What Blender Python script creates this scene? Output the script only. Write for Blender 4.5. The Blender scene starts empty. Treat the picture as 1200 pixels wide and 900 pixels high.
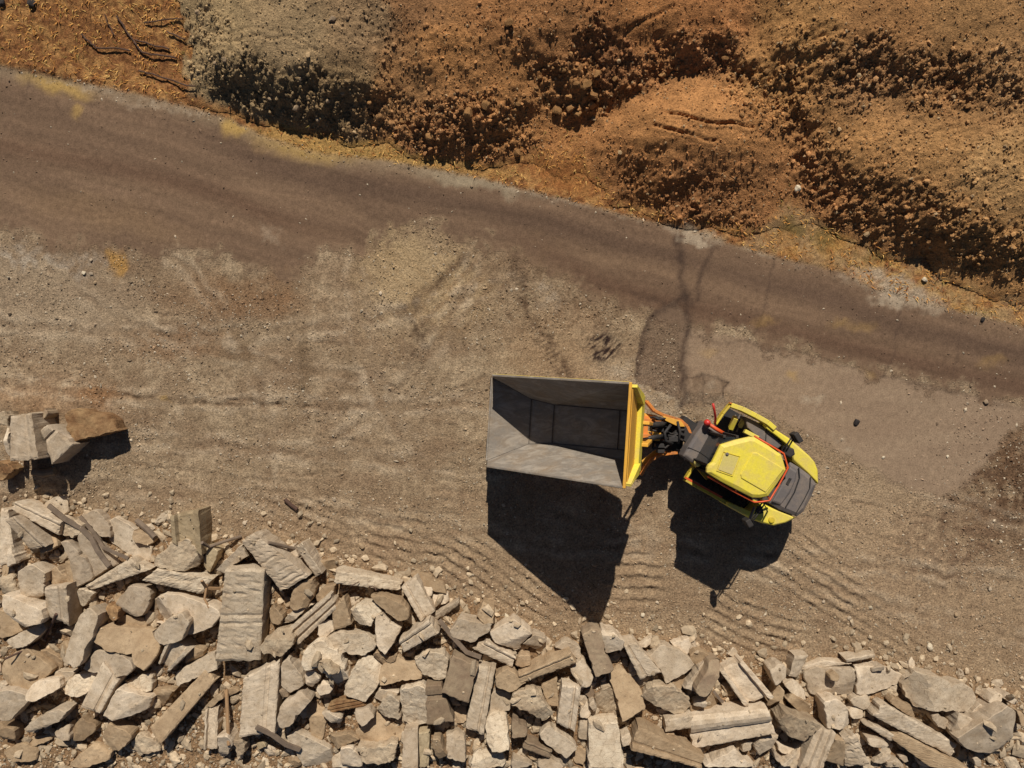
import bpy, math, random
import numpy as np
from mathutils import Vector, Matrix, noise as mnoise

random.seed(7)
rng = np.random.default_rng(11)
scene = bpy.context.scene
COL = scene.collection
R = math.radians

# ------------------------------------------------------------------ camera, sky, sun, exposure
HCAM = 18.0          # the drone hovers 18 m above the yard, looking straight down
PPM = 46.3           # pixels of the 1200 px photograph per metre of ground
cam_d = bpy.data.cameras.new("camera")
cam_d.sensor_width = 36.0
cam_d.lens = 36.0 * PPM * HCAM / 1200.0
cam_d.clip_start = 0.1
cam_d.clip_end = 3000
cam = bpy.data.objects.new("camera", cam_d)
cam.location = (0, 0, HCAM)
cam.rotation_euler = (0, 0, 0)
COL.objects.link(cam)
scene.camera = cam

SUN_EL, SUN_AZ = R(45.0), R(1.5)      # azimuth measured from +Y towards +X
world = bpy.data.worlds.new("World")
scene.world = world
world.use_nodes = True
wn = world.node_tree
sky = wn.nodes.new("ShaderNodeTexSky")
sky.sky_type = 'NISHITA'
sky.sun_disc = False
sky.sun_elevation = SUN_EL
sky.sun_rotation = SUN_AZ
sky.air_density = 0.6
sky.dust_density = 0.3
bg = wn.nodes["Background"]
wn.links.new(sky.outputs[0], bg.inputs[0])
bg.inputs[1].default_value = 0.05

sun_d = bpy.data.lights.new("sun", 'SUN')
sun_d.energy = 5.0
sun_d.angle = R(0.5)
sun_d.color = (1.0, 0.955, 0.875)
sun = bpy.data.objects.new("sun", sun_d)
to_sun = Vector((math.sin(SUN_AZ) * math.cos(SUN_EL), math.cos(SUN_AZ) * math.cos(SUN_EL), math.sin(SUN_EL)))
sun.rotation_euler = (-to_sun).to_track_quat('-Z', 'Y').to_euler()
sun.location = to_sun * 60
COL.objects.link(sun)

scene.view_settings.view_transform = 'Standard'
scene.view_settings.look = 'None'
scene.view_settings.gamma = 1.0
scene.view_settings.exposure = 0.0

# ------------------------------------------------------------------ small helpers
def lin(r, g, b, k=1.0):
    out = []
    for c in (r, g, b):
        c = c / 255.0
        out.append((c / 12.92 if c <= 0.04045 else ((c + 0.055) / 1.055) ** 2.4) * k)
    return tuple(out)

def gpos(u, v, z=0.0):
    """a photo pixel at height z -> metres on the site plan"""
    k = (HCAM - z) / HCAM / PPM
    return ((u - 600.0) * k, (450.0 - v) * k)

def _h(ix, iy, seed):
    h = (ix * 374761393 + iy * 668265263 + seed * 144269504) & 0xffffffff
    h = ((h ^ (h >> 13)) * 1274126177) & 0xffffffff
    return h ^ (h >> 16)

_ga = np.linspace(0, 2 * np.pi, 256, endpoint=False)
_gx, _gy = np.cos(_ga).astype(np.float32), np.sin(_ga).astype(np.float32)

def pn(x, y, seed=0):
    x = np.asarray(x, np.float64); y = np.asarray(y, np.float64)
    x0 = np.floor(x).astype(np.int64); y0 = np.floor(y).astype(np.int64)
    fx = x - x0; fy = y - y0
    sx = fx * fx * fx * (fx * (fx * 6 - 15) + 10); sy = fy * fy * fy * (fy * (fy * 6 - 15) + 10)
    def g(dx, dy):
        h = _h(x0 + dx, y0 + dy, seed) & 255
        return _gx[h] * (fx - dx) + _gy[h] * (fy - dy)
    a = g(0, 0); b = g(1, 0); c = g(0, 1); d = g(1, 1)
    t = a + sx * (b - a); w = c + sx * (d - c)
    return (t + sy * (w - t)) * 1.5

def fbm(x, y, octv=4, seed=0, gain=0.5):
    s = 0; a = 1.0; n = 0
    for i in range(octv):
        s = s + a * pn(x * (2 ** i) + 17.3 * i, y * (2 ** i) - 9.1 * i, seed + i)
        n += a; a *= gain
    return s / n

def worley(x, y, seed=0, jit=0.9):
    """distance to the nearest cell point, and that cell's random number"""
    x0 = np.floor(x).astype(np.int64); y0 = np.floor(y).astype(np.int64)
    best = np.full(x.shape, 9.0); rid = np.zeros(x.shape)
    for dx in (-1, 0, 1):
        for dy in (-1, 0, 1):
            h = _h(x0 + dx, y0 + dy, seed)
            px = x0 + dx + 0.5 + jit * ((h & 1023) / 1023.0 - 0.5)
            py = y0 + dy + 0.5 + jit * (((h >> 10) & 1023) / 1023.0 - 0.5)
            d = np.hypot(x - px, y - py)
            m = d < best
            best = np.where(m, d, best); rid = np.where(m, ((h >> 20) & 1023) / 1023.0, rid)
    return best, rid

def sstep(a, b, x):
    t = np.clip((x - a) / (b - a), 0, 1)
    return t * t * (3 - 2 * t)

def link(o, parent=None):
    COL.objects.link(o)
    if parent is not None:
        o.parent = parent
    return o

def tag(o, label=None, cat=None, group=None, kind=None):
    if label: o["label"] = label
    if cat: o["category"] = cat
    if group: o["group"] = group
    if kind: o["kind"] = kind
    return o

def np_mesh(name, V, F, mats, smooth=False, col=None, mat_idx=None):
    """V (n,3), F (m,k) with k = 3 or 4, all the same size"""
    me = bpy.data.meshes.new(name)
    V = np.asarray(V, np.float32); F = np.asarray(F, np.int32)
    m, k = F.shape
    me.vertices.add(len(V)); me.vertices.foreach_set("co", V.ravel())
    me.loops.add(m * k); me.loops.foreach_set("vertex_index", F.ravel())
    me.polygons.add(m)
    me.polygons.foreach_set("loop_start", np.arange(0, m * k, k, dtype=np.int32))
    me.polygons.foreach_set("loop_total", np.full(m, k, np.int32))
    for mt in (mats if isinstance(mats, (list, tuple)) else [mats]):
        me.materials.append(mt)
    if mat_idx is not None:
        me.polygons.foreach_set("material_index", np.asarray(mat_idx, np.int32))
    me.polygons.foreach_set("use_smooth", np.full(m, smooth, bool))
    if col is not None:
        ca = me.color_attributes.new("earth_colour", 'FLOAT_COLOR', 'POINT')
        c4 = np.ones((len(V), 4), np.float32); c4[:, :3] = col
        ca.data.foreach_set("color", c4.ravel())
    me.update(calc_edges=True)
    me.validate()
    return me

# ------------------------------------------------------------------ materials
def new_mat(name):
    m = bpy.data.materials.new(name); m.use_nodes = True
    return m, m.node_tree, m.node_tree.nodes["Principled BSDF"]

def nd(t, typ, **kw):
    n = t.nodes.new(typ)
    for k, v in kw.items():
        setattr(n, k, v)
    return n

def ramp(t, fac, stops):
    r = t.nodes.new("ShaderNodeValToRGB")
    els = r.color_ramp.elements
    while len(els) < len(stops): els.new(0.5)
    for e, (p, c) in zip(els, stops):
        e.position = p; e.color = (*c, 1) if len(c) == 3 else c
    t.links.new(fac, r.inputs[0])
    return r.outputs[0]

def noise(t, vec, scale, detail=4, rough=0.55, dist=0.0):
    n = t.nodes.new("ShaderNodeTexNoise")
    n.inputs["Scale"].default_value = scale; n.inputs["Detail"].default_value = detail
    n.inputs["Roughness"].default_value = rough; n.inputs["Distortion"].default_value = dist
    t.links.new(vec, n.inputs["Vector"])
    return n.outputs["Fac"]

def mixc(t, mode, fac, a, b):
    n = t.nodes.new("ShaderNodeMix"); n.data_type = 'RGBA'; n.blend_type = mode; n.clamp_factor = True
    for s, v in ((n.inputs["Factor"], fac), (n.inputs[6], a), (n.inputs[7], b)):
        if hasattr(v, "is_linked") or isinstance(v, bpy.types.NodeSocket):
            t.links.new(v, s)
        elif isinstance(v, (int, float)):
            s.default_value = v
        else:
            s.default_value = (*v, 1)
    return n.outputs[2]

def bump(t, h, strength, dist, bsdf):
    b = t.nodes.new("ShaderNodeBump")
    b.inputs["Strength"].default_value = strength; b.inputs["Distance"].default_value = dist
    t.links.new(h, b.inputs["Height"]); t.links.new(b.outputs[0], bsdf.inputs["Normal"])

def earth_mat(name, grain=(0.72, 1.25), specks=0.25, bstr=0.6, bdist=0.02, scale=1.0):
    m, t, b = new_mat(name)
    at = nd(t, "ShaderNodeAttribute", attribute_name="earth_colour")
    tc = nd(t, "ShaderNodeTexCoord").outputs["Object"]
    n1 = noise(t, tc, 22 * scale, 5, 0.65)
    n2 = noise(t, tc, 5 * scale, 4, 0.6)
    g = (grain[0],) * 3; G = (grain[1],) * 3
    c = mixc(t, 'MULTIPLY', 1.0, at.outputs["Color"], ramp(t, n1, [(0.36, g), (0.64, G)]))
    c = mixc(t, 'MULTIPLY', 1.0, c, ramp(t, n2, [(0.3, (0.86, 0.85, 0.84)), (0.7, (1.12, 1.12, 1.11))]))
    vo = nd(t, "ShaderNodeTexVoronoi"); vo.inputs["Scale"].default_value = 26 * scale
    t.links.new(tc, vo.inputs["Vector"])
    sp = ramp(t, vo.outputs["Distance"], [(0.10, (1, 1, 1)), (0.20, (0, 0, 0))])
    rs = ramp(t, vo.outputs["Color"], [(0.80, (0, 0, 0)), (0.9, (1, 1, 1))])
    f = mixc(t, 'MULTIPLY', 1.0, sp, rs)
    f = mixc(t, 'MULTIPLY', 1.0, f, (specks,) * 3)
    c = mixc(t, 'MIX', f, c, lin(205, 190, 165))
    t.links.new(c, b.inputs["Base Color"])
    b.inputs["Roughness"].default_value = 0.95; b.inputs["Specular IOR Level"].default_value = 0.15
    h = noise(t, tc, 30 * scale, 6, 0.7)
    bump(t, h, bstr, bdist, b)
    return m

def attr_stone_mat(name):
    m, t, b = new_mat(name)
    at = nd(t, "ShaderNodeAttribute", attribute_name="earth_colour")
    tc = nd(t, "ShaderNodeTexCoord").outputs["Object"]
    n1 = noise(t, tc, 14, 4, 0.6)
    c = mixc(t, 'MULTIPLY', 1.0, at.outputs["Color"], ramp(t, n1, [(0.3, (0.75,) * 3), (0.7, (1.2,) * 3)]))
    t.links.new(c, b.inputs["Base Color"])
    b.inputs["Roughness"].default_value = 0.9; b.inputs["Specular IOR Level"].default_value = 0.2
    bump(t, noise(t, tc, 40, 4, 0.6), 0.5, 0.01, b)
    return m

def concrete_mat(name, pale, dusty, dark, bstr=0.5, pit=0.5, crack=0.0):
    m, t, b = new_mat(name)
    tc = nd(t, "ShaderNodeTexCoord").outputs["Object"]
    oi = nd(t, "ShaderNodeObjectInfo")
    off = nd(t, "ShaderNodeVectorMath", operation='ADD')
    t.links.new(tc, off.inputs[0])
    sc = nd(t, "ShaderNodeVectorMath", operation='SCALE'); sc.inputs[0].default_value = (13.0, 31.0, 7.0)
    t.links.new(oi.outputs["Random"], sc.inputs["Scale"]); t.links.new(sc.outputs[0], off.inputs[1])
    v = off.outputs[0]
    n1 = noise(t, v, 3.2, 5, 0.62, 0.4)
    n2 = noise(t, v, 13, 5, 0.65)
    n3 = noise(t, v, 60, 3, 0.6)
    c = mixc(t, 'MIX', ramp(t, n1, [(0.34, (0, 0, 0)), (0.66, (1, 1, 1))]), dusty, pale)
    c = mixc(t, 'MIX', ramp(t, n2, [(0.56, (0, 0, 0)), (0.74, (0.75,) * 3)]), c, dark)
    c = mixc(t, 'MULTIPLY', 1.0, c, ramp(t, n3, [(0.3, (0.82,) * 3), (0.7, (1.14,) * 3)]))
    c = mixc(t, 'MULTIPLY', 1.0, c, ramp(t, oi.outputs["Random"], [(0.0, (0.74, 0.72, 0.70)), (0.5, (0.96, 0.96, 0.95)), (1.0, (1.12, 1.12, 1.12))]))
    h = mixc(t, 'MIX', 0.45, n2, n3)
    if crack > 0:
        vo = nd(t, "ShaderNodeTexVoronoi", feature='DISTANCE_TO_EDGE'); vo.inputs["Scale"].default_value = 5.0
        w = nd(t, "ShaderNodeVectorMath", operation='MULTIPLY'); w.inputs[1].default_value = (1.0, 1.6, 1.0)
        t.links.new(v, w.inputs[0]); t.links.new(w.outputs[0], vo.inputs["Vector"])
        e = ramp(t, vo.outputs["Distance"], [(0.0, (0, 0, 0)), (0.035, (1, 1, 1))])
        c = mixc(t, 'MULTIPLY', crack, c, mixc(t, 'MIX', e, (0.5, 0.44, 0.38), (1, 1, 1)))
        h = mixc(t, 'MULTIPLY', crack, h, e)
    t.links.new(c, b.inputs["Base Color"])
    b.inputs["Roughness"].default_value = 0.92; b.inputs["Specular IOR Level"].default_value = 0.2
    bump(t, h, bstr, 0.03, b)
    return m

def paint_mat(name, base, rough=0.45, dirt=(0.25, 0.18, 0.1), dirt_amt=0.35, worn=0.0, metal=0.0, scale=3.0):
    m, t, b = new_mat(name)
    tc = nd(t, "ShaderNodeTexCoord").outputs["Object"]
    n1 = noise(t, tc, scale, 6, 0.65, 0.3)
    n2 = noise(t, tc, scale * 9, 4, 0.6)
    f = mixc(t, 'MULTIPLY', 1.0, ramp(t, n1, [(0.42, (0, 0, 0)), (0.72, (1, 1, 1))]), (dirt_amt,) * 3)
    c = mixc(t, 'MIX', f, base, dirt)
    c = mixc(t, 'MULTIPLY', 1.0, c, ramp(t, n2, [(0.3, (0.9,) * 3), (0.7, (1.06,) * 3)]))
    if worn > 0:
        mp = nd(t, "ShaderNodeMapping"); mp.inputs["Scale"].default_value = (0.7, 1.8, 1.2)
        t.links.new(tc, mp.inputs["Vector"])
        n4 = noise(t, mp.outputs[0], 3.0, 6, 0.7, 0.8)
        c = mixc(t, 'MIX', ramp(t, n4, [(0.46, (0, 0, 0)), (0.62, (worn,) * 3)]), c, lin(176, 164, 148))
        n5 = noise(t, mp.outputs[0], 1.6, 5, 0.6, 0.4)
        c = mixc(t, 'MIX', ramp(t, n5, [(0.55, (0, 0, 0)), (0.7, (worn * 0.8,) * 3)]), c, lin(90, 82, 74))
    t.links.new(c, b.inputs["Base Color"])
    b.inputs["Metallic"].default_value = metal
    t.links.new(ramp(t, n1, [(0.3, (rough,) * 3), (0.8, (min(1, rough + 0.3),) * 3)]), b.inputs["Roughness"])
    bump(t, n2, 0.12, 0.004, b)
    return m

M = {}
M['ground'] = earth_mat("dusty_gravel_ground", grain=(0.62, 1.36), specks=0.6, bstr=1.0, bdist=0.03)
M['road'] = earth_mat("worn_road_surface", grain=(0.78, 1.2), specks=0.2, bstr=0.35, bdist=0.008, scale=1.4)
M['heap'] = earth_mat("spoil_soil", grain=(0.62, 1.3), specks=0.2, bstr=1.0, bdist=0.04)
M['stone'] = attr_stone_mat("loose_stone")
M['conc'] = concrete_mat("pale_broken_concrete", lin(202, 183, 158, 0.97), lin(172, 151, 125), lin(114, 98, 82))
M['conc_crack'] = concrete_mat("cracked_pale_concrete", lin(208, 190, 164), lin(186, 165, 138), lin(136, 115, 92), crack=0.5)
M['conc_dust'] = concrete_mat("brown_dusty_concrete", lin(176, 151, 120), lin(152, 127, 98), lin(114, 94, 74), bstr=0.5)
M['conc_rough'] = concrete_mat("rough_aggregate_concrete", lin(188, 168, 140), lin(158, 136, 110), lin(100, 84, 68), bstr=1.0)
M['conc_grey'] = concrete_mat("grey_brown_cast_face", lin(156, 136, 110), lin(136, 114, 92), lin(102, 86, 70), bstr=0.3)
M['conc_rust'] = concrete_mat("rust_stained_stone", lin(164, 132, 94), lin(122, 88, 58), lin(84, 60, 42), bstr=0.9)
M['conc_rim'] = concrete_mat("olive_cast_face", lin(182, 162, 130), lin(154, 134, 104), lin(104, 88, 66), bstr=0.25)
M['timber'] = paint_mat("weathered_timber", lin(120, 102, 84), 0.9, lin(80, 66, 54), 0.7)
M['timber_pale'] = paint_mat("pale_stick_wood", lin(158, 124, 88), 0.9, lin(100, 78, 56), 0.5)
M['rebar'] = paint_mat("rusty_steel_bar", lin(84, 60, 46), 0.8, lin(60, 40, 30), 0.6)
M['yellow'] = paint_mat("machine_yellow_paint", lin(228, 207, 66, 0.93), 0.5, lin(196, 170, 104), 0.8)
M['yellow_dark'] = paint_mat("dusty_yellow_paint", lin(212, 184, 50, 0.9), 0.5, lin(150, 122, 76), 0.7)
M['orange'] = paint_mat("machine_orange_paint", lin(222, 132, 50, 0.9), 0.55, lin(120, 84, 52), 0.8)
M['rail'] = paint_mat("red_orange_rail_paint", lin(214, 84, 34), 0.4, lin(110, 50, 30), 0.3)
M['amber'] = paint_mat("amber_paint_and_panel_shade", lin(224, 164, 56, 0.95), 0.5, lin(150, 110, 60), 0.35)  # amber also carries the shade painted onto the skip's yellow back plate
M['steel'] = paint_mat("scoured_skip_steel", lin(126, 116, 104), 0.6, lin(136, 114, 88), 0.7, worn=0.42, metal=0.0, scale=2.2)
M['weld'] = paint_mat("dark_weld_seam", lin(70, 64, 60), 0.7)
M['hood'] = paint_mat("charcoal_hood_plastic", lin(98, 90, 86), 0.6, lin(136, 118, 100), 0.7)
M['dark'] = paint_mat("black_machine_parts", lin(34, 32, 31), 0.6, lin(80, 66, 54), 0.4)
M['rubber'] = paint_mat("tyre_rubber", lin(40, 38, 37), 0.9, lin(98, 80, 64), 0.6)
M['red'] = paint_mat("red_lamp_plastic", lin(200, 50, 40), 0.35, lin(90, 40, 30), 0.2)
M['hatch'] = paint_mat("dusty_roof_hatch", lin(196, 178, 96), 0.6, lin(190, 168, 120), 0.7)
def glass_mat():
    m, t, b = new_mat("dark_cab_glass")
    b.inputs["Base Color"].default_value = (0.02, 0.022, 0.022, 1)
    b.inputs["Roughness"].default_value = 0.08
    b.inputs["Specular IOR Level"].default_value = 0.6
    return m
M['glass'] = glass_mat()
M['grass'] = attr_stone_mat("dry_grass_blades")
# ------------------------------------------------------------------ terrain: heights
STEP = 0.036
xs = np.arange(-14.6, 14.6 + 1e-6, STEP)
ys = np.arange(-11.4, 12.2 + 1e-6, STEP)
grow = [0.1, 0.25, 0.6, 1.4, 3.2, 7, 16, 36, 80, 180, 400]
def pad(a):
    lo = a[0]; hi = a[-1]; l = []; h = []; s = 0
    for g in grow:
        s += g; l.append(lo - s); h.append(hi + s)
    return np.concatenate([l[::-1], a, h])
gx, gy = pad(xs), pad(ys)
NX, NY = len(gx), len(gy)
X, Y = np.meshgrid(gx, gy)            # (NY, NX)
inside = (np.abs(X) < 16.5) & (Y > -13.5) & (Y < 14.5)
U0 = 600 + PPM * X; V0 = 450 - PPM * Y

road_up_u = [-300, 0, 60, 150, 230, 270, 310, 370, 450, 500, 560, 620, 680, 730, 790, 850, 900, 940, 985, 1010, 1060, 1130, 1200, 1500]
road_up_v = [0, 78, 90, 108, 128, 140, 160, 180, 188, 196, 208, 224, 238, 252, 266, 284, 298, 308, 318, 332, 352, 366, 384, 462]
road_lo_u = [-300, 0, 80, 140, 200, 260, 330, 400, 440, 500, 560, 600, 640, 700, 760, 800, 870, 1000, 1100, 1200, 1500]
road_lo_v = [205, 272, 288, 298, 300, 306, 326, 300, 282, 268, 286, 300, 318, 352, 372, 382, 396, 430, 454, 476, 552]
def road_up(u): return np.interp(u, road_up_u, road_up_v)
def road_lo(u): return np.interp(u, road_lo_u, road_lo_v)
rub_u = [-300, 0, 60, 130, 200, 240, 300, 370, 400, 480, 560, 640, 700, 760, 850, 940, 1000, 1060, 1150, 1200, 1500]
rub_v = [600, 592, 586, 600, 606, 634, 628, 640, 662, 668, 704, 740, 738, 744, 760, 776, 762, 776, 796, 806, 850]
def rub_edge(u): return np.interp(u, rub_u, rub_v)

# control points of the spoil heaps: photo pixel and height
CP = [
 # foot of the heaps
 (-150,70,.05),(0,95,.03),(100,95,.03),(200,118,.02),(240,128,.02),(300,148,.0),(370,166,.0),(420,174,.0),(470,180,.0),(520,193,.0),(580,200,.0),(625,196,.0),
 (660,210,.02),(700,226,.0),(750,253,.0),(830,272,.0),(880,276,.0),(930,270,.02),(965,268,.0),(1010,290,.0),(1080,308,.0),(1120,336,.0),(1200,360,.0),(1300,390,0),
 # far below
 (0,200,0),(200,240,0),(400,260,0),(600,290,0),(800,340,0),(1000,390,0),(1200,450,0),(-150,160,0),(1350,450,0),
 # grassy bank
 (0,0,.3),(100,0,.35),(190,0,.3),(200,50,.12),(100,50,.15),(0,50,.12),(215,80,.08),(150,80,.06),(-150,0,.3),(0,-80,.5),(150,-80,.5),
 # A grey heap
 (226,25,.35),(232,60,.3),(240,0,.7),(255,72,.75),(290,66,1.0),(325,74,1.08),(350,80,1.1),(380,80,1.12),(410,86,1.08),(440,92,.95),(300,30,1.15),(360,40,1.3),(410,50,1.3),(300,0,1.1),(370,0,1.4),(448,40,1.05),
 (268,112,.18),(300,128,.15),(340,140,.12),(380,148,.12),(430,158,.12),(285,95,.55),(360,118,.55),(420,130,.5),(340,-80,1.4),
 # B orange heap
 (500,90,1.02),(540,104,1.02),(580,104,1.0),(600,75,1.12),(618,120,.72),(490,50,1.3),(560,30,1.55),(620,40,1.45),(470,0,1.4),(540,0,1.6),(620,0,1.6),
 (490,150,.4),(530,172,.25),(560,178,.2),(590,172,.22),(540,142,.66),(575,140,.66),(610,150,.3),(463,120,.38),(457,85,.8),(468,105,.7),(560,-80,1.6),
 # C boulder hollow and slide
 (650,100,.62),(690,108,.58),(700,70,.92),(655,66,1.1),(640,150,.2),(680,146,.12),(715,130,.35),(730,50,1.25),(690,30,1.45),(650,180,.1),(690,190,.08),(665,125,.35),
 # D smooth dome
 (712,165,.5),(704,150,.3),(740,160,.95),(760,164,1.08),(790,168,1.18),(820,170,1.2),(850,171,1.18),(875,173,1.05),(905,172,.75),(765,125,1.12),(820,100,1.08),(820,115,1.22),(880,122,1.12),(735,143,.85),(820,138,1.32),(820,83,.92),(905,112,.85),(850,130,1.28),(930,150,.6),(938,185,.35),
 (760,205,.55),(820,215,.6),(880,215,.5),(760,232,.22),(820,245,.25),(880,250,.22),(935,215,.15),(925,240,.06),(705,195,.2),
 # E upper middle
 (740,20,1.6),(800,15,1.75),(850,25,1.65),(880,62,1.28),(780,62,1.22),(740,60,1.22),(730,100,.78),(845,66,1.15),(820,64,1.18),(800,42,1.5),(850,45,1.42),(780,92,.85),(870,92,.95),(745,112,.75),(800,-80,1.7),(860,85,.95),
 (888,45,1.2),(895,15,1.4),(640,80,.85),(636,120,.45),
 # F right heap
 (960,170,.7),(1000,186,1.0),(1060,200,1.2),(1120,212,1.3),(1200,226,1.35),(1000,140,1.1),(1080,150,1.3),(1150,160,1.4),(1200,180,1.4),(950,130,1.0),
 (980,225,.45),(1030,240,.6),(1080,250,.85),(1140,272,.9),(1200,282,.9),(1000,262,.22),(1050,282,.28),(1100,298,.28),(1150,314,.28),(1200,330,.28),(1300,240,1.3),
 # G upper right
 (920,50,1.5),(1000,50,1.75),(1080,60,1.8),(1160,60,1.85),(1200,60,1.85),(950,90,1.15),(1040,110,1.2),(1120,118,1.3),(1180,128,1.35),(950,0,1.75),(1060,0,2.0),(1180,0,2.1),(1000,85,1.3),(1060,-80,2.0),(1300,80,1.8),(1200,-80,2.1),(1100,95,1.4),
]
P = np.array(CP, float)
px_, py_ = [], []
for u, v, z in CP:
    a, b = gpos(u, v, z); px_.append(a); py_.append(b)
px_ = np.array(px_); py_ = np.array(py_); pz_ = P[:, 2]
c2 = 0.12 ** 2
A = np.sqrt((px_[:, None] - px_) ** 2 + (py_[:, None] - py_) ** 2 + c2)
wts = np.linalg.solve(A + np.eye(len(A)) * 1e-3, pz_ - 0.3)
def heap_smooth(x, y):
    out = np.full(x.shape, 0.3)
    for a, b, w in zip(px_, py_, wts):
        out += w * np.sqrt((x - a) ** 2 + (y - b) ** 2 + c2)
    return out

hm_reg = inside & (V0 < road_up(U0) + 30)
HS = np.zeros_like(X)
hx, hy = X[hm_reg], Y[hm_reg]
wx = hx + 0.10 * pn(hx * 1.7, hy * 1.7, 51) + 0.05 * pn(hx * 4, hy * 4, 52)
wy = hy + 0.10 * pn(hx * 1.7, hy * 1.7, 53) + 0.05 * pn(hx * 4, hy * 4, 54)
hs = heap_smooth(wx, wy)
hs = hs * sstep(road_up(U0[hm_reg]) + 6, road_up(U0[hm_reg]) - 8, V0[hm_reg])
HS[hm_reg] = np.maximum(hs, 0)
HS *= 0.96
bank0 = np.where(inside & (V0 < road_up(U0) + 10), 1 - sstep(214, 232, U0 + 26 * pn(X * 1.1, Y * 1.1, 55) + 14 * pn(X * 3.7, Y * 3.7, 56) + .12 * (V0 - 60)), 0)
bankH = HS * bank0; HS = HS * (1 - bank0)
# outside the modelled strip the bank simply runs on and sinks away
HS[~inside & (Y > 0)] = 0
U1 = 600 + PPM * X * HCAM / (HCAM - np.clip(HS, 0, 3)); V1 = 450 - PPM * Y * HCAM / (HCAM - np.clip(HS, 0, 3))   # how the photo sees each spot

def ell(u, v, ru, rv, ang=0.0, edge=0.5, U=None, V=None, wob=0.0, seed=0):
    U = U1 if U is None else U; V = V1 if V is None else V
    c, s = math.cos(R(ang)), math.sin(R(ang))
    du, dv = U - u, V - v
    if wob: 
        du = du + wob * WOB1; dv = dv + wob * WOB2
    a = (du * c + dv * s) / ru; b = (-du * s + dv * c) / rv
    return 1 - sstep(1 - edge, 1 + edge, np.sqrt(a * a + b * b))

WOB1 = fbm(U1 / 34.0, V1 / 34.0, 4, 201, 0.6) * 2
WOB2 = fbm(U1 / 34.0, V1 / 34.0, 4, 211, 0.6) * 2
nA = fbm(U1 / 160.0, V1 / 160.0, 5, 1)
nB = fbm(U1 / 40.0, V1 / 40.0, 5, 21, 0.6)
nC = fbm(U1 / 11.0, V1 / 11.0, 4, 31, 0.65)
wobble = nB * 10 + nC * 5

road_m = sstep(-4, 5, V0 - road_up(U0) + nC * 5 + nB * 1.5) * sstep(10, -14, V0 - road_lo(U0) + nB * 34 + nC * 20)
pave_poly_top = road_lo(U0)
pave_lo = np.interp(U0, [780, 800, 850, 900, 960, 1040, 1100, 1130, 1160, 1200, 1500], [380, 470, 456, 486, 518, 560, 588, 572, 534, 496, 500])
pave_m = sstep(-4, 4, V0 - pave_poly_top + nC * 4) * sstep(8, -10, V0 - pave_lo + nB * 16 + nC * 8) * sstep(790, 800, U0 + nC * 5)
flat_m = np.clip(road_m + pave_m, 0, 1)

n01_ = lambda n: np.clip(0.5 + n * 1.6, 0, 1)
Hb = 0.045 * fbm(X * 0.35, Y * 0.35, 3, 61) + 0.012 * (1 - 0.8 * flat_m) * fbm(X * 2.3, Y * 2.3, 4, 65, 0.6) \
    + 0.020 * (1 - 0.9 * flat_m) * (0.6 + 0.9 * n01_(fbm(X * .7, Y * .7, 3, 77))) * fbm(X * 8, Y * 8, 4, 71, 0.75)
Hb *= np.where(inside, 1, 0.0)
Hb += bankH
d_rub = (V0 - rub_edge(U0) + nB * 12) / PPM
rub_m = sstep(-0.15, 0.35, d_rub)
Hb += np.where(inside, 0.16 * sstep(-0.1, 1.3, d_rub) + 0.10 * sstep(0, 1, d_rub) * fbm(X * 1.1, Y * 1.1, 4, 81) , 0)
Hb += 0.20 * ell(45, 510, 75, 62, 0, 0.6, wob=10) + 0.05 * ell(60, 470, 50, 20, 0, 0.5, wob=8)

def tread(u, v, ru, rv, ang, spacing, amp, bend=0.0, seed=0, warp=0.35):
    """rows of soil squeezed up by a tyre or bucket edge"""
    c, s = math.cos(R(ang)), math.sin(R(ang))
    du, dv = U0 - u, V0 - v
    a = du * c + dv * s; b = -du * s + dv * c
    b = b + bend * a * a / 100.0
    ph = b / spacing + warp * fbm(U0 / 60.0, V0 / 60.0, 3, 300 + seed) + 0.28 * nC + 0.25 * nB
    f = ph - np.floor(ph)
    b = b + 0 * a
    prof = np.where(f < 0.72, f / 0.72, (1 - f) / 0.28)
    m = ell(u, v, ru, rv, ang, 0.35, U0, V0, wob=12) * np.clip(0.65 + 1.1 * nB + 0.7 * nC, 0.15, 1.3)
    TR[:] = np.maximum(TR, np.clip(m, 0, 1)); return 1.5 * amp * m * (prof ** 1.3 - 0.4)
TR = np.zeros_like(X)
for k, a in enumerate([
    (362, 612, 58, 30, 24, 12.5, .040, 0.1), (470, 634, 60, 30, 8, 12.0, .042, .15), (545, 655, 62, 30, 30, 13.0, .060, -.08), (610, 690, 62, 34, 36, 12.5, .055, .1),
    (440, 640, 46, 24, 32, 11.0, .035, 0), (748, 678, 36, 40, 2, 13.5, .055, .1), (882, 738, 60, 36, 22, 12.0, .06, .1),
    (958, 672, 58, 40, 34, 12.5, .05, .05), (1018, 735, 62, 34, 30, 12.0, .035, 0), (905, 655, 36, 30, 30, 12, .04, .1),
    (300, 560, 60, 18, 6, 13, .015, 0), (535, 575, 45, 22, 2, 12, .012, 0), (1080, 650, 60, 40, 25, 14, .015, .1)]):
    Hb += tread(*a, seed=k)

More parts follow.
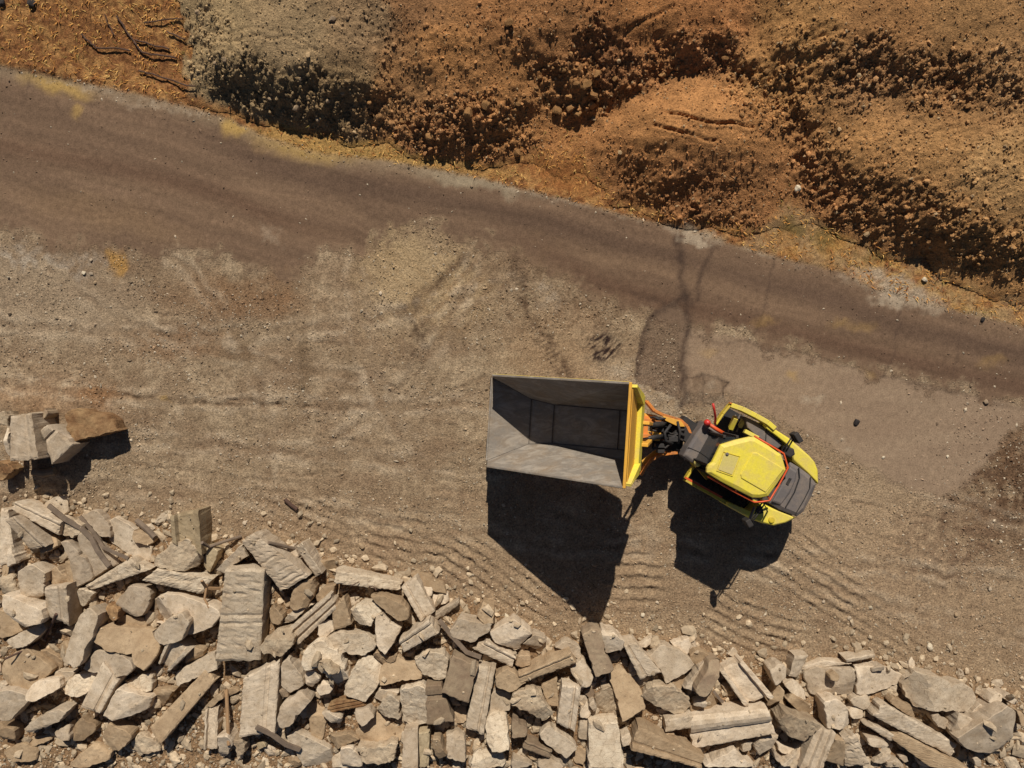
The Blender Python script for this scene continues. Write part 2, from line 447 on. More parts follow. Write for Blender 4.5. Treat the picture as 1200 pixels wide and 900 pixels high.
def seg_dist(pts, U, V):
    d = np.full(U.shape, 1e9); 
    for (a, b), (c, e) in zip(pts[:-1], pts[1:]):
        dx, dy = c - a, e - b; L = dx * dx + dy * dy
        t = np.clip(((U - a) * dx + (V - b) * dy) / L, 0, 1)
        d = np.minimum(d, np.hypot(U - a - t * dx, V - b - t * dy))
    return d
RUTS = [([(100, 459), (150, 463), (196, 471), (240, 474)], 1.6, .05), ([(270, 468), (300, 473), (340, 476), (410, 481)], 1.7, .05), ([(0, 428), (60, 432), (110, 437)], 1.3, .03),
        ([(140, 544), (200, 548), (270, 556)], 1.4, .03), ([(225, 408), (250, 425), (268, 443)], 1.4, .025), ([(360, 401), (400, 404)], 1.6, .03), ([(420, 432), (450, 430), (480, 432)], 2.4, .04),
        ([(440, 438), (462, 456)], 2.0, .03), ([(480, 470), (520, 460), (560, 447), (576, 440)], 2.2, .035), ([(950, 604), (990, 612), (1060, 640)], 1.5, .03), ([(1000, 590), (1060, 600), (1110, 612)], 1.8, .03),
        ([(505, 548), (540, 556), (575, 552)], 1.5, .03), ([(270, 560), (330, 556), (400, 552)], 1.5, .02), ([(0, 394), (40, 390)], 1.6, .03), ([(604, 302), (612, 330), (622, 372), (655, 410), (662, 430)], 4.0, .03),
        ([(545, 300), (510, 335), (480, 362)], 4.5, .03), ([(805, 440), (852, 446)], 1.2, .02), ([(852, 446), (848, 466)], 1.2, .02), ([(803, 440), (798, 480)], 1.4, .02),
        ([(180, 364), (222, 372)], 2.2, .02), ([(230, 470), (300, 478)], 1.2, .02), ([(380, 512), (440, 520), (480, 515)], 2.0, .03)]
rut_any = np.zeros_like(X)
def arc(p0, p1, p2, n=14):
    return [((1 - t) ** 2 * p0[0] + 2 * t * (1 - t) * p1[0] + t * t * p2[0], (1 - t) ** 2 * p0[1] + 2 * t * (1 - t) * p1[1] + t * t * p2[1]) for t in [i / n for i in range(n + 1)]]
# faint wheel tracks sweeping over the yard: a shallow dent and the colour of turned soil
ARCS = [(arc((-40, 440), (260, 490), (620, 470)), 4, .5, 1), (arc((-40, 500), (300, 525), (700, 560)), 4, .45, 1), (arc((-40, 372), (330, 430), (600, 330)), 5, .45, 1), (arc((380, 520), (520, 450), (560, 290)), 5, .4, 1),
        (arc((-40, 560), (300, 575), (640, 640)), 4, .45, 1), (arc((620, 640), (900, 640), (1240, 690)), 5, .45, 1), (arc((640, 600), (960, 690), (1240, 760)), 5, .4, 1), (arc((960, 470), (1080, 600), (1240, 620)), 5, .4, 1),
        (arc((200, 300), (330, 420), (310, 560)), 5, .4, 1), (arc((420, 300), (400, 420), (480, 520)), 5, .35, 1), (arc((60, 320), (180, 420), (420, 440)), 4, .35, 1)]
for pts, w, a, dark in ARCS:
    d = seg_dist(pts, U0 + WOB1 * 5, V0 + WOB2 * 5)
    Hb += (-.014 * np.exp(-(d / w) ** 2) + .008 * np.exp(-((d - 9) / w) ** 2)) * np.clip(.5 + 1.5 * nB + nC, 0, 1.2) * (1 - flat_m)
for pts, w, dep in RUTS:
    us = [p[0] for p in pts]; vs = [p[1] for p in pts]
    box = (U0 > min(us) - 30) & (U0 < max(us) + 30) & (V0 > min(vs) - 30) & (V0 < max(vs) + 30)
    d = seg_dist(pts, U0[box] + WOB1[box] * 4, V0[box] + WOB2[box] * 4)
    q = np.exp(-(d / w) ** 2)
    rim = np.exp(-((d - 2.4 * w) / (1.2 * w)) ** 2)
    brk = np.clip(0.55 + 1.8 * nB[box], 0, 1)
    Hb[box] += (-dep * q + 0.12 * dep * rim) * brk * np.clip(.6 + 2 * nC[box], 0, 1.3)
    rut_any[box] = np.maximum(rut_any[box], q * brk)

# tyre lug prints in the loose sandy tongue and on the dome
# ---- heap roughness
rock = np.zeros_like(X)          # where stones lie thick
for z in [(300, 110, 60, 45, 25, 1.0), (370, 125, 90, 42, 12, 1.0), (430, 135, 60, 45, 5, .9), (500, 150, 60, 40, 10, 1.0), (560, 150, 70, 45, 0, 1.0), (600, 170, 40, 26, 0, .9),
          (670, 100, 48, 44, 0, 1.0), (700, 50, 30, 40, 0, .9), (730, 85, 36, 30, 0, .9), (820, 225, 110, 36, 0, .5), (740, 205, 34, 36, 30, .5), (820, 252, 90, 14, 8, .8), (800, 62, 60, 26, -15, 1.0), (845, 70, 40, 22, 0, .9),
          (900, 110, 50, 40, 30, 1.0), (960, 200, 40, 60, 0, .9), (1010, 235, 70, 40, 20, 1.0), (1080, 250, 90, 40, 15, 1.0), (1160, 290, 80, 30, 12, .9), (1010, 80, 70, 44, 0, 1.0), (1110, 95, 90, 36, 5, 1.0),
          (1180, 100, 50, 40, 0, .9), (1170, 190, 60, 40, 0, .5), (940, 60, 50, 40, 0, .7), (240, 45, 26, 50, 0, .7), (440, 30, 50, 40, 0, .35), (600, 40, 50, 40, 0, .35), (1080, 170, 80, 30, 0, .35), (520, 60, 60, 40, 0, .25)]:
    rock = np.maximum(rock, z[5] * ell(*z[:5], 0.45, wob=14))
heap_m = sstep(0.02, 0.22, HS)
hr = heap_m * np.where(inside, 1, 0)
sub = hr > 0.01
if sub.any():
    sx_, sy_ = X[sub], Y[sub]
    d1, r1 = worley(sx_ * 3.2, sy_ * 3.2, 401); d2, r2 = worley(sx_ * 6.5, sy_ * 6.5, 402); d3, r3 = worley(sx_ * 12, sy_ * 12, 403)
    rk = rock[sub]
    b1 = np.sqrt(np.clip(0.16 - d1 ** 2, 0, 1)) * (r1 > 0.55)
    b2 = np.sqrt(np.clip(0.18 - d2 ** 2, 0, 1)) * (r2 > 0.45)
    b3 = np.sqrt(np.clip(0.18 - d3 ** 2, 0, 1)) * (r3 > 0.3)
    det = rk * (0.15 * b1 + 0.17 * b2) + (0.10 + 0.80 * rk) * 0.12 * b3
    det += (0.035 + 0.07 * rk) * fbm(sx_ * 1.6, sy_ * 1.6, 5, 411, 0.62) + 0.02 * fbm(sx_ * 7, sy_ * 7, 3, 421, 0.7)
    rid = 1 - np.abs(fbm(sx_ * 1.9, sy_ * 1.2, 3, 431)) * 3.2
    det += 0.06 * rk * np.clip(rid, 0, 1)
    tmp = np.zeros_like(X); tmp[sub] = det * hr[sub]
    HS = HS + tmp
# (bank roughness below)
# the dry bank at the left is rough with tussocks
bank = ell(90, 30, 190, 90, 10, 0.3) * sstep(4, -10, V0 - road_up(U0)) * (1 - sstep(205, 235, U1))
verge = sstep(2, -6, V0 - road_up(U0)) * (1 - heap_m)
Hb += np.where(inside, verge * (0.05 * np.abs(fbm(X * 5, Y * 5, 4, 441, 0.65)) + 0.03 * fbm(X * 1.5, Y * 1.5, 3, 445)), 0)
# scrapes across the dome
for pts, w, dep in [([(775, 128), (815, 139), (850, 144), (880, 147)], 1.8, .13), ([(766, 148), (800, 156), (838, 164)], 1.8, .12), ([(735, 35), (760, 22), (790, 8)], 2.6, .08), ([(820, 62), (850, 48), (868, 40)], 1.5, .03),
                    ([(250, 52), (300, 42), (340, 44), (372, 60)], 1.6, .04), ([(240, 44), (290, 33), (345, 34)], 1.4, .03)]:
    us = [p[0] for p in pts]; vs = [p[1] for p in pts]
    box = (U1 > min(us) - 30) & (U1 < max(us) + 30) & (V1 > min(vs) - 30) & (V1 < max(vs) + 30)
    d = seg_dist(pts, U1[box] + WOB1[box] * 3, V1[box] + WOB2[box] * 3)
    HS[box] += (-dep * np.exp(-(d / w) ** 2) + 0.2 * dep * np.exp(-((d - 2.2 * w) / w) ** 2)) * np.clip(.75 + 1.2 * nB[box], .2, 1)
acr = (V0 - 0.26 * U0) + nA * 18
Hb += np.where(inside, road_m * (.016 * fbm((U0 + .26 * V0) / 420., acr / 15., 4, 520, .6) + .004 * fbm(U0 / 6., V0 / 6., 3, 575, .7)), 0)
HT = Hb + np.where(heap_m > 0, HS, 0)      # full surface

# ------------------------------------------------------------------ terrain: colours of the soil itself
def L3(r, g, b): return np.array(lin(r, g, b))
def lay(C, mask, col, amt=1.0):
    m = np.clip(mask * amt, 0, 1)[..., None]
    return C * (1 - m) + m * col
n01 = lambda n, k=1.4: np.clip(0.5 + n * k, 0, 1)
C = np.empty(X.shape + (3,)); C[:] = L3(147, 126, 100)
C = lay(C, n01(nA, 1.8), L3(138, 115, 90), 0.7)
C = lay(C, n01(nB, 2.2) ** 2, L3(174, 152, 123), 0.6)
C = lay(C, n01(nC, 2.2) ** 2, L3(106, 84, 62), 0.4)
C = lay(C, n01(fbm(U0 / 90., V0 / 30., 4, 505), 1.8) ** 2, L3(122, 97, 74), 0.45)
C = lay(C, sstep(520, 640, V0), L3(150, 124, 96), 0.4)
C = lay(C, ell(40, 345, 120, 55, 12, .6, wob=14), L3(152, 132, 108), .6)
C = lay(C, ell(60, 305, 70, 12, 8, .6, wob=14) * n01(nC, 2), L3(186, 172, 152), .9)
C = lay(C, ell(500, 320, 75, 52, 20, .45, wob=12), L3(160, 134, 98), .7)
C = lay(C, ell(500, 330, 90, 60, -40, .5, wob=10) * n01(pn((U0 - V0) / 5., (U0 + V0) / 60., 510), 1.6), L3(172, 148, 114), .5)
C = lay(C, ell(540, 345, 70, 40, -42, .5, wob=10) * n01(pn((U0 + V0) / 9., (U0 - V0) / 90., 511), 1.6), L3(112, 86, 62), .5)
for a in [(140, 310, 16, 14), (300, 350, 60, 20), (215, 405, 70, 14), (330, 330, 14, 40), (250, 345, 50, 24)]:
    C = lay(C, ell(*a, 0, .6, wob=12), L3(122, 90, 62), .5)
C = lay(C, ell(100, 305, 100, 18, 10, .6, wob=16), L3(112, 88, 66), .55)
for a in [(282, 412, 14, 18), (355, 430, 9, 40), (410, 430, 7, 28)]:
    C = lay(C, ell(*a, 0, .6, wob=6), L3(104, 84, 62), .5)
C = lay(C, ell(138, 308, 10, 16, 0, .5, wob=10), L3(176, 132, 66), .6)
C = lay(C, ell(1020, 620, 130, 60, 30, .6, wob=14), L3(160, 136, 108), .6)
C = lay(C, ell(1080, 690, 120, 70, 20, .6, wob=14), L3(154, 128, 100), .5)
C = lay(C, ell(650, 405, 60, 44, 40, .6, wob=14), L3(146, 120, 92), .5)
C = lay(C, ell(770, 452, 60, 26, 10, .5, wob=14) * n01(nC, 2), L3(166, 150, 128), .75)
C = lay(C, ell(1176, 565, 56, 84, 14, .6, wob=26) * n01(nB + .5 * nC + .12, 2.6), L3(106, 80, 58), .9)
C = lay(C, ell(1190, 575, 34, 56, 14, .7, wob=26) * n01(nC + .1, 3), L3(88, 66, 48), .7)
C = lay(C, ell(1110, 640, 60, 60, 30, .6, wob=20) * n01(nC, 2), L3(104, 80, 62), .6)
C = lay(C, ell(1130, 530, 40, 26, 40, .5, wob=20) * n01(nC, 3), L3(84, 64, 50), .6)
C = lay(C, ell(120, 460, 30, 12, 0, .5, wob=10), L3(128, 92, 60), .8)
C = lay(C, ell(40, 470, 60, 22, 0, .5, wob=10), L3(132, 98, 68), .45)
C = lay(C, ell(540, 290, 60, 18, 30, .6, wob=10), L3(128, 106, 84), .4)
for pts, w in [([(604, 302), (614, 340), (626, 378)], 5), ([(645, 390), (660, 430), (662, 450)], 6), ([(545, 302), (515, 330), (478, 364)], 7), ([(470, 360), (500, 395), (480, 420)], 9)]:
    d = seg_dist(pts, U0 + WOB1 * 5, V0 + WOB2 * 5)
    C = lay(C, np.exp(-(d / w) ** 2) * n01(nC + .05, 2.2), L3(84, 66, 50), .8)
C = lay(C, rut_any, L3(92, 70, 52), .5)
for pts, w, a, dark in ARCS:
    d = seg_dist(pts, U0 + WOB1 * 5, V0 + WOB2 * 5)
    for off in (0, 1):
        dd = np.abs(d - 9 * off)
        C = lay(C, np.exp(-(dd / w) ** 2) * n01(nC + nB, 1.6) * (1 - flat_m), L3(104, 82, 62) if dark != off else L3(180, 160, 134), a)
# lower dug-over soil near the rubble and between the blocks
C = lay(C, rub_m, L3(140, 112, 82), .8)
C = lay(C, rub_m * n01(nB, 2), L3(116, 88, 62), .5)
# smooth pavement right of the machine
C = lay(C, pave_m, L3(141, 119, 97), .95)
C = lay(C, pave_m * n01(fbm(U0 / 120., V0 / 22., 4, 515), 1.5), L3(128, 106, 86), .6)
# the road: dark, dusty, drawn out along the driving direction
al = (U0 + 0.26 * V0); ac = (V0 - 0.26 * U0)
ac = ac + nA * 18
st = fbm(al / 420., ac / 15., 5, 520, 0.62)
rc = np.empty_like(C); rc[:] = L3(111, 88, 70)
rc = lay(rc, n01(st, 1.9), L3(94, 74, 59), .7)
rc = lay(rc, n01(fbm(al / 260., ac / 34., 4, 530), 1.8) ** 2, L3(126, 101, 80), .6)
rc = lay(rc, n01(pn(al / 500., ac / 7., 540), 1.5), L3(116, 92, 74), .35)
upd = V0 - road_up(U0)
rc = lay(rc, np.exp(-((upd - 34) / 16) ** 2) * sstep(140, 330, U0), L3(78, 60, 50), .55)
rc = lay(rc, np.exp(-((V0 - road_lo(U0) + 22) / 13) ** 2) * sstep(560, 700, U0), L3(86, 63, 50), .6)
rc = lay(rc, np.exp(-((upd - 92) / 12) ** 2) * sstep(500, 300, U0), L3(88, 64, 50), .5)
rc = lay(rc, sstep(22, 2, upd + nB * 9) * (U0 < 560), L3(132, 112, 90), .65)
rc = lay(rc, ell(560, 214, 60, 9, 12, .6, wob=8), L3(150, 134, 112), .7)
rc = lay(rc, ell(120, 250, 90, 16, 14, .7, wob=8), L3(128, 102, 76), .4)
rc = lay(rc, ell(316, 277, 12, 7, 60, .9, wob=14) * n01(nC, 2), L3(150, 130, 110), .5)
for a in [(66, 100, 34, 10, 18, .75), (88, 130, 7, 6, 0, .5), (276, 146, 14, 9, 0, .8), (360, 170, 56, 15, 10, .65), (410, 172, 40, 9, 8, .5)]:
    rc = lay(rc, ell(*a[:5], .7, wob=7), L3(172, 138, 78), a[5])
rc = rc * np.array([.99, 1.0, .97]) * (1 + .10 * nC[..., None] + .12 * fbm(U0 / 5., V0 / 5., 3, 570)[..., None])
C = lay(C, road_m, np.zeros(3)) + rc * np.clip(road_m, 0, 1)[..., None]
# marks on the hard surfaces: patched trench, cracks, cement smears, ochre powder
def poly_mask(poly, U, V, soft=3.0):
    m = np.zeros(U.shape, bool); n = len(poly)
    for i in range(n):
        (x1, y1), (x2, y2) = poly[i], poly[(i + 1) % n]
        cr = ((y1 > V) != (y2 > V)) & (U < (x2 - x1) * (V - y1) / (y2 - y1 + 1e-9) + x1)
        m ^= cr
    return m.astype(float)
pm = poly_mask([(758, 375), (790, 352), (806, 368), (802, 440), (796, 470), (744, 448), (748, 412)], U0 + WOB1 * 4, V0 + WOB2 * 4)
C = lay(C, pm, L3(108, 88, 71), .8)
pm2 = poly_mask([(806, 441), (852, 447), (848, 468), (806, 480)], U0 + WOB1 * 3, V0 + WOB2 * 3)
C = lay(C, pm2 * n01(nC + .2, 2), L3(104, 84, 66), .75)
for a in [(640, 330, 30, 50, -20), (700, 360, 40, 20, 20), (590, 345, 12, 44, -14)]:
    C = lay(C, ell(*a, .6, wob=12) * n01(nC + nB, 2), L3(104, 82, 62), .6)
for (cx, cy, an) in [(632, 400, 62), (655, 425, 62), (610, 330, 70)]:
    cs_, sn_ = math.cos(R(an)), math.sin(R(an)); du, dv = U0 - cx, V0 - cy
    C = lay(C, ell(cx, cy, 34, 9, an, .4, U0, V0, wob=6) * n01(np.sin((du * cs_ + dv * sn_) * 1.15) * .5 + nC, 2.2), L3(84, 66, 51), .5)
for pts, w, a in [([(796, 275), (798, 320), (806, 372), (802, 440), (800, 475)], 5, .7), ([(836, 290), (822, 330), (815, 350)], 3.5, .6), ([(798, 350), (760, 376), (746, 440)], 4, .65), ([(742, 345), (790, 358)], 4, .4),
                  ([(906, 300), (900, 345), (880, 400)], 1.6, .4), ([(1056, 350), (1050, 400), (1040, 440)], 1.6, .4), ([(805, 441), (852, 447), (848, 468)], 1.5, .7), ([(826, 444), (820, 466)], 1.2, .5),
                  ([(800, 392), (930, 412), (1060, 446), (1200, 480)], 2.0, .35), ([(1130, 360), (1122, 420), (1110, 455)], 1.2, .3), ([(35, 90), (32, 112)], 1.0, .35), ([(200, 125), (198, 150)], 1.2, .35), ([(255, 145), (250, 170)], 1.2, .2)]:
    d = seg_dist(pts, U0 + WOB1 * 5, V0 + WOB2 * 5)
    C = lay(C, np.exp(-(d / w) ** 2) * (0.55 + 0.45 * n01(nC, 2)), L3(62, 48, 40), min(1, a * 1.25))
d = seg_dist([(694, 402), (706, 396), (718, 404), (712, 416), (700, 418)], U0 + WOB1 * 3, V0 + WOB2 * 3)
C = lay(C, np.clip(1.5 * np.exp(-(d / 8) ** 2), 0, 1) * n01(nC + .25, 2.5) * n01(pn((U0 + V0) / 4., (U0 - V0) / 16., 560) + .2, 2), L3(48, 34, 30), 1.0)
for a in [(1050, 340, 52, 13, 18), (1010, 328, 26, 10, 15), (815, 274, 30, 8, 20), (760, 258, 50, 6, 16), (650, 232, 60, 5, 14), (900, 298, 40, 5, 16), (155, 118, 50, 5, 14), (90, 100, 40, 4, 14), (225, 130, 40, 5, 20), (850, 460, 30, 12, 0), (860, 470, 22, 10, 30), (955, 470, 14, 7, 0), (640, 348, 14, 18, 0), (985, 520, 14, 8, 20)]:
    C = lay(C, ell(*a, .45, U0, V0, wob=9) * n01(nC, 2) * n01(nB, 1.5), L3(160, 142, 120), .8)
for a in [(932, 442, 8, 5, .6), (897, 375, 12, 5, .35), (830, 410, 9, 5, .3), (985, 380, 10, 6, .4), (1010, 385, 14, 6, .3), (1020, 438, 9, 5, .3), (1160, 425, 12, 6, .3), (198, 470, 3, 3, .9)]:
    C = lay(C, ell(*a[:4], 0, .9, U0, V0, wob=9), L3(176, 140, 76), a[4] * .6)
# verge and heaps
vc = np.empty_like(C); vc[:] = L3(152, 104, 62)
vc = lay(vc, n01(nB, 2.4), L3(122, 80, 46), .85)
nD = fbm(X * 11, Y * 11, 3, 35, .7)
vc = lay(vc, n01(nC, 2.6), L3(182, 138, 84), .7)
vc = lay(vc, n01(nD, 2.2) * n01(nC, -2), L3(96, 60, 36), .7)
vc = lay(vc, ell(420, 178, 150, 18, 8, .6, wob=10), L3(168, 136, 78), .6)
vc = lay(vc, ell(960, 280, 60, 26, 20, .6, wob=14), L3(150, 112, 60), .5)
vc = lay(vc, ell(1060, 325, 100, 20, 18, .6, wob=14) * n01(nC, 2), L3(176, 140, 76), .6)
vc = lay(vc, ell(1150, 365, 26, 9, 18, .6, wob=10), L3(168, 138, 84), .8)
vc = lay(vc, ell(660, 200, 40, 24, 20, .6, wob=14), L3(140, 90, 48), .7)
vc = lay(vc, sstep(760, 900, U1) * n01(nB + .25 * nC, 2), L3(150, 122, 88), .75)
vc = lay(vc, ell(930, 268, 16, 8, 0, .6, wob=8), L3(92, 78, 40), .7)
vc = lay(vc, ell(968, 280, 14, 14, 0, .6, wob=8), L3(98, 84, 44), .6)
vc = lay(vc, ell(1030, 300, 16, 8, 0, .6, wob=8), L3(98, 84, 44), .5)
for a in [(25, 68, 40, 16), (150, 62, 60, 14), (220, 100, 50, 14), (100, 30, 60, 14)]:
    vc = lay(vc, ell(*a, 15, .7, wob=14) * n01(nC, 2), L3(112, 66, 40), .7)
seeds = [('A', 340, 40, 150, 124, 88), ('A', 300, 100, 140, 116, 80), ('A', 400, 110, 136, 110, 74), ('A', 245, 40, 158, 132, 92), ('A', 430, 20, 142, 114, 80), ('B', 520, 60, 176, 122, 66), ('B', 600, 90, 164, 112, 60),
         ('B', 520, 160, 162, 110, 64), ('B', 580, 20, 150, 100, 56), ('B', 480, 10, 120, 86, 58), ('B', 620, 150, 168, 116, 64), ('B', 470, 110, 158, 116, 72), ('C', 670, 110, 170, 120, 68), ('C', 660, 170, 164, 108, 56), ('C', 650, 50, 146, 98, 56),
         ('D', 820, 120, 178, 122, 66), ('D', 760, 150, 176, 120, 64), ('D', 880, 150, 172, 118, 64), ('D', 820, 220, 146, 96, 56), ('D', 750, 210, 152, 100, 54), ('D', 890, 220, 152, 102, 58), ('E', 760, 30, 168, 108, 54),
         ('E', 830, 20, 156, 98, 50), ('E', 820, 65, 150, 102, 62), ('E', 720, 70, 128, 82, 50), ('F', 1000, 170, 166, 122, 70), ('F', 1090, 180, 164, 124, 74), ('F', 1170, 200, 168, 136, 88), ('F', 1050, 250, 148, 106, 62), ('F', 1150, 290, 158, 118, 68),
         ('F', 960, 220, 152, 104, 60), ('G', 940, 40, 164, 122, 68), ('G', 1040, 20, 148, 106, 62), ('G', 1140, 30, 150, 114, 70), ('G', 1020, 90, 142, 106, 70), ('G', 1130, 100, 146, 106, 64), ('G', 900, 100, 168, 124, 68), ('G', 1180, 90, 150, 116, 76)]
hc = np.zeros_like(C); ws = np.zeros(X.shape); bestw = np.zeros(X.shape); lab = np.zeros(X.shape, np.int8)
hsub = inside & (V0 < road_up(U0) + 5)
us_, vs_ = U1[hsub] + WOB1[hsub] * 14, V1[hsub] + WOB2[hsub] * 14
hcs = np.zeros((us_.size, 3)); wss = np.zeros(us_.size); bw = np.zeros(us_.size); lb = np.zeros(us_.size, np.int8)
for nm, u, v, r, g, b in seeds:
    w = 1.0 / (((us_ - u) ** 2 + (vs_ - v) ** 2) + 200.0) ** 2.0
    if nm != 'A': r, g, b = r * .58 + 158 * .42, g * .58 + 112 * .42, b * .58 + 62 * .42
    hcs += w[:, None] * L3(r, g, b); wss += w
    m = w > bw; bw = np.where(m, w, bw); lb = np.where(m, 'ABCDEFG'.index(nm), lb)
hcs /= wss[:, None]
hc[hsub] = hcs; lab[hsub] = lb
hc[~hsub] = L3(150, 106, 62)
hl = hc.mean(axis=2, keepdims=True)
hc = (hc * 0.88 + hl * 0.12) * np.where((lab == 0)[..., None], np.array([1.13, 1.11, 1.07]), np.array([1.16, 1.12, 1.06]))
hc = hc * (1 + 0.35 * nB[..., None] + 0.3 * nC[..., None])
vm = sstep(3, -4, V0 - road_up(U0) + nC * 4)
C = lay(C, vm, np.zeros(3)) + vc * np.clip(vm, 0, 1)[..., None]
hmk = sstep(0.03, 0.12, HS) * vm
C = lay(C, hmk, np.zeros(3)) + hc * np.clip(hmk, 0, 1)[..., None]
cem = ell(1048, 340, 56, 14, 20, .4, wob=10) * n01(nB + .3 + .3 * nC, 2)
C = lay(C, cem, L3(160, 142, 120), .85)
C = lay(C, ell(815, 274, 30, 7, 18, .5, wob=9) * n01(nC + .2, 2), L3(158, 140, 118), .8)
# ground a long way off
far = np.where(inside, 0, 1.0)
C = lay(C, far * (Y > 8), L3(156, 110, 64)); C = lay(C, far * (Y <= 8), L3(144, 118, 90))
C = np.clip(C * 1.0, 0.004, 0.8)

idx = np.arange(NX * NY).reshape(NY, NX)
def sheet(name, mask_v, Z, mat, lift=0.0):
    """quads of the terrain grid whose corners all lie in mask_v"""
    q = mask_v[:-1, :-1] & mask_v[1:, :-1] & mask_v[:-1, 1:] & mask_v[1:, 1:]
    F = np.stack([idx[:-1, :-1][q], idx[:-1, 1:][q], idx[1:, 1:][q], idx[1:, :-1][q]], 1)
    used, inv = np.unique(F, return_inverse=True)
    V = np.stack([X.ravel()[used], Y.ravel()[used], Z.ravel()[used] + lift], 1)
    o = bpy.data.objects.new(name, np_mesh(name, V, inv.reshape(F.shape), mat, True, C.reshape(-1, 3)[used]))
    return link(o)
ground_mask = ~((HS > 0.35) & (heap_m > 0.99))
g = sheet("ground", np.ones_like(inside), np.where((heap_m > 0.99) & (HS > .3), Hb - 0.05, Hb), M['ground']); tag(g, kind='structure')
rd = sheet("road", (road_m > 0.4) & inside, Hb, M['road'], 0.004); tag(rd, kind='structure')
pv = sheet("pavement", (pave_m > 0.5) & (road_m <= 0.4) & inside, Hb, M['road'], 0.004); tag(pv, kind='structure')
HEAPS = {'A': 'grey gravel heap with a black shaded face, leftmost of the heaps along the road', 'B': 'orange earth heap between the grey gravel heap and the boulder-filled hollow',
         'C': 'hollow full of round boulders above the bare orange slope', 'D': 'smooth orange dome of earth with two scrape lines across its top',
         'E': 'dark orange earth bank behind the smooth scraped dome', 'F': 'rocky tan earth heap at the right with a deep shadow along its foot',
         'G': 'highest stony earth heap in the upper right corner'}
for i, k in enumerate('ABCDEFG'):
    dil = (lab == i) & hsub
    d2 = dil.copy(); d2[1:] |= dil[:-1]; d2[:, 1:] |= dil[:, :-1]
    ho = sheet("earth_heap", d2 & (HS > 0.015) & inside, HT, M['heap'])
    tag(ho, HEAPS[k], 'earth heap', 'earth heaps tipped along the road')

def hsample(arr, x, y):
    i = np.clip((np.asarray(x) - xs[0]) / STEP, 0, len(xs) - 1.01); j = np.clip((np.asarray(y) - ys[0]) / STEP, 0, len(ys) - 1.01)
    ii = (i + 0.5).astype(int) + len(grow); jj = (j + 0.5).astype(int) + len(grow)
    return arr[jj, ii]
# ------------------------------------------------------------------ the dumper
ROOT = (2.6, -1.05, 0.0)
dumper = bpy.data.objects.new("site_dumper", None); dumper.location = ROOT
link(dumper)
tag(dumper, "yellow articulated site dumper with its big grey steel skip tipped forward", "dumper")

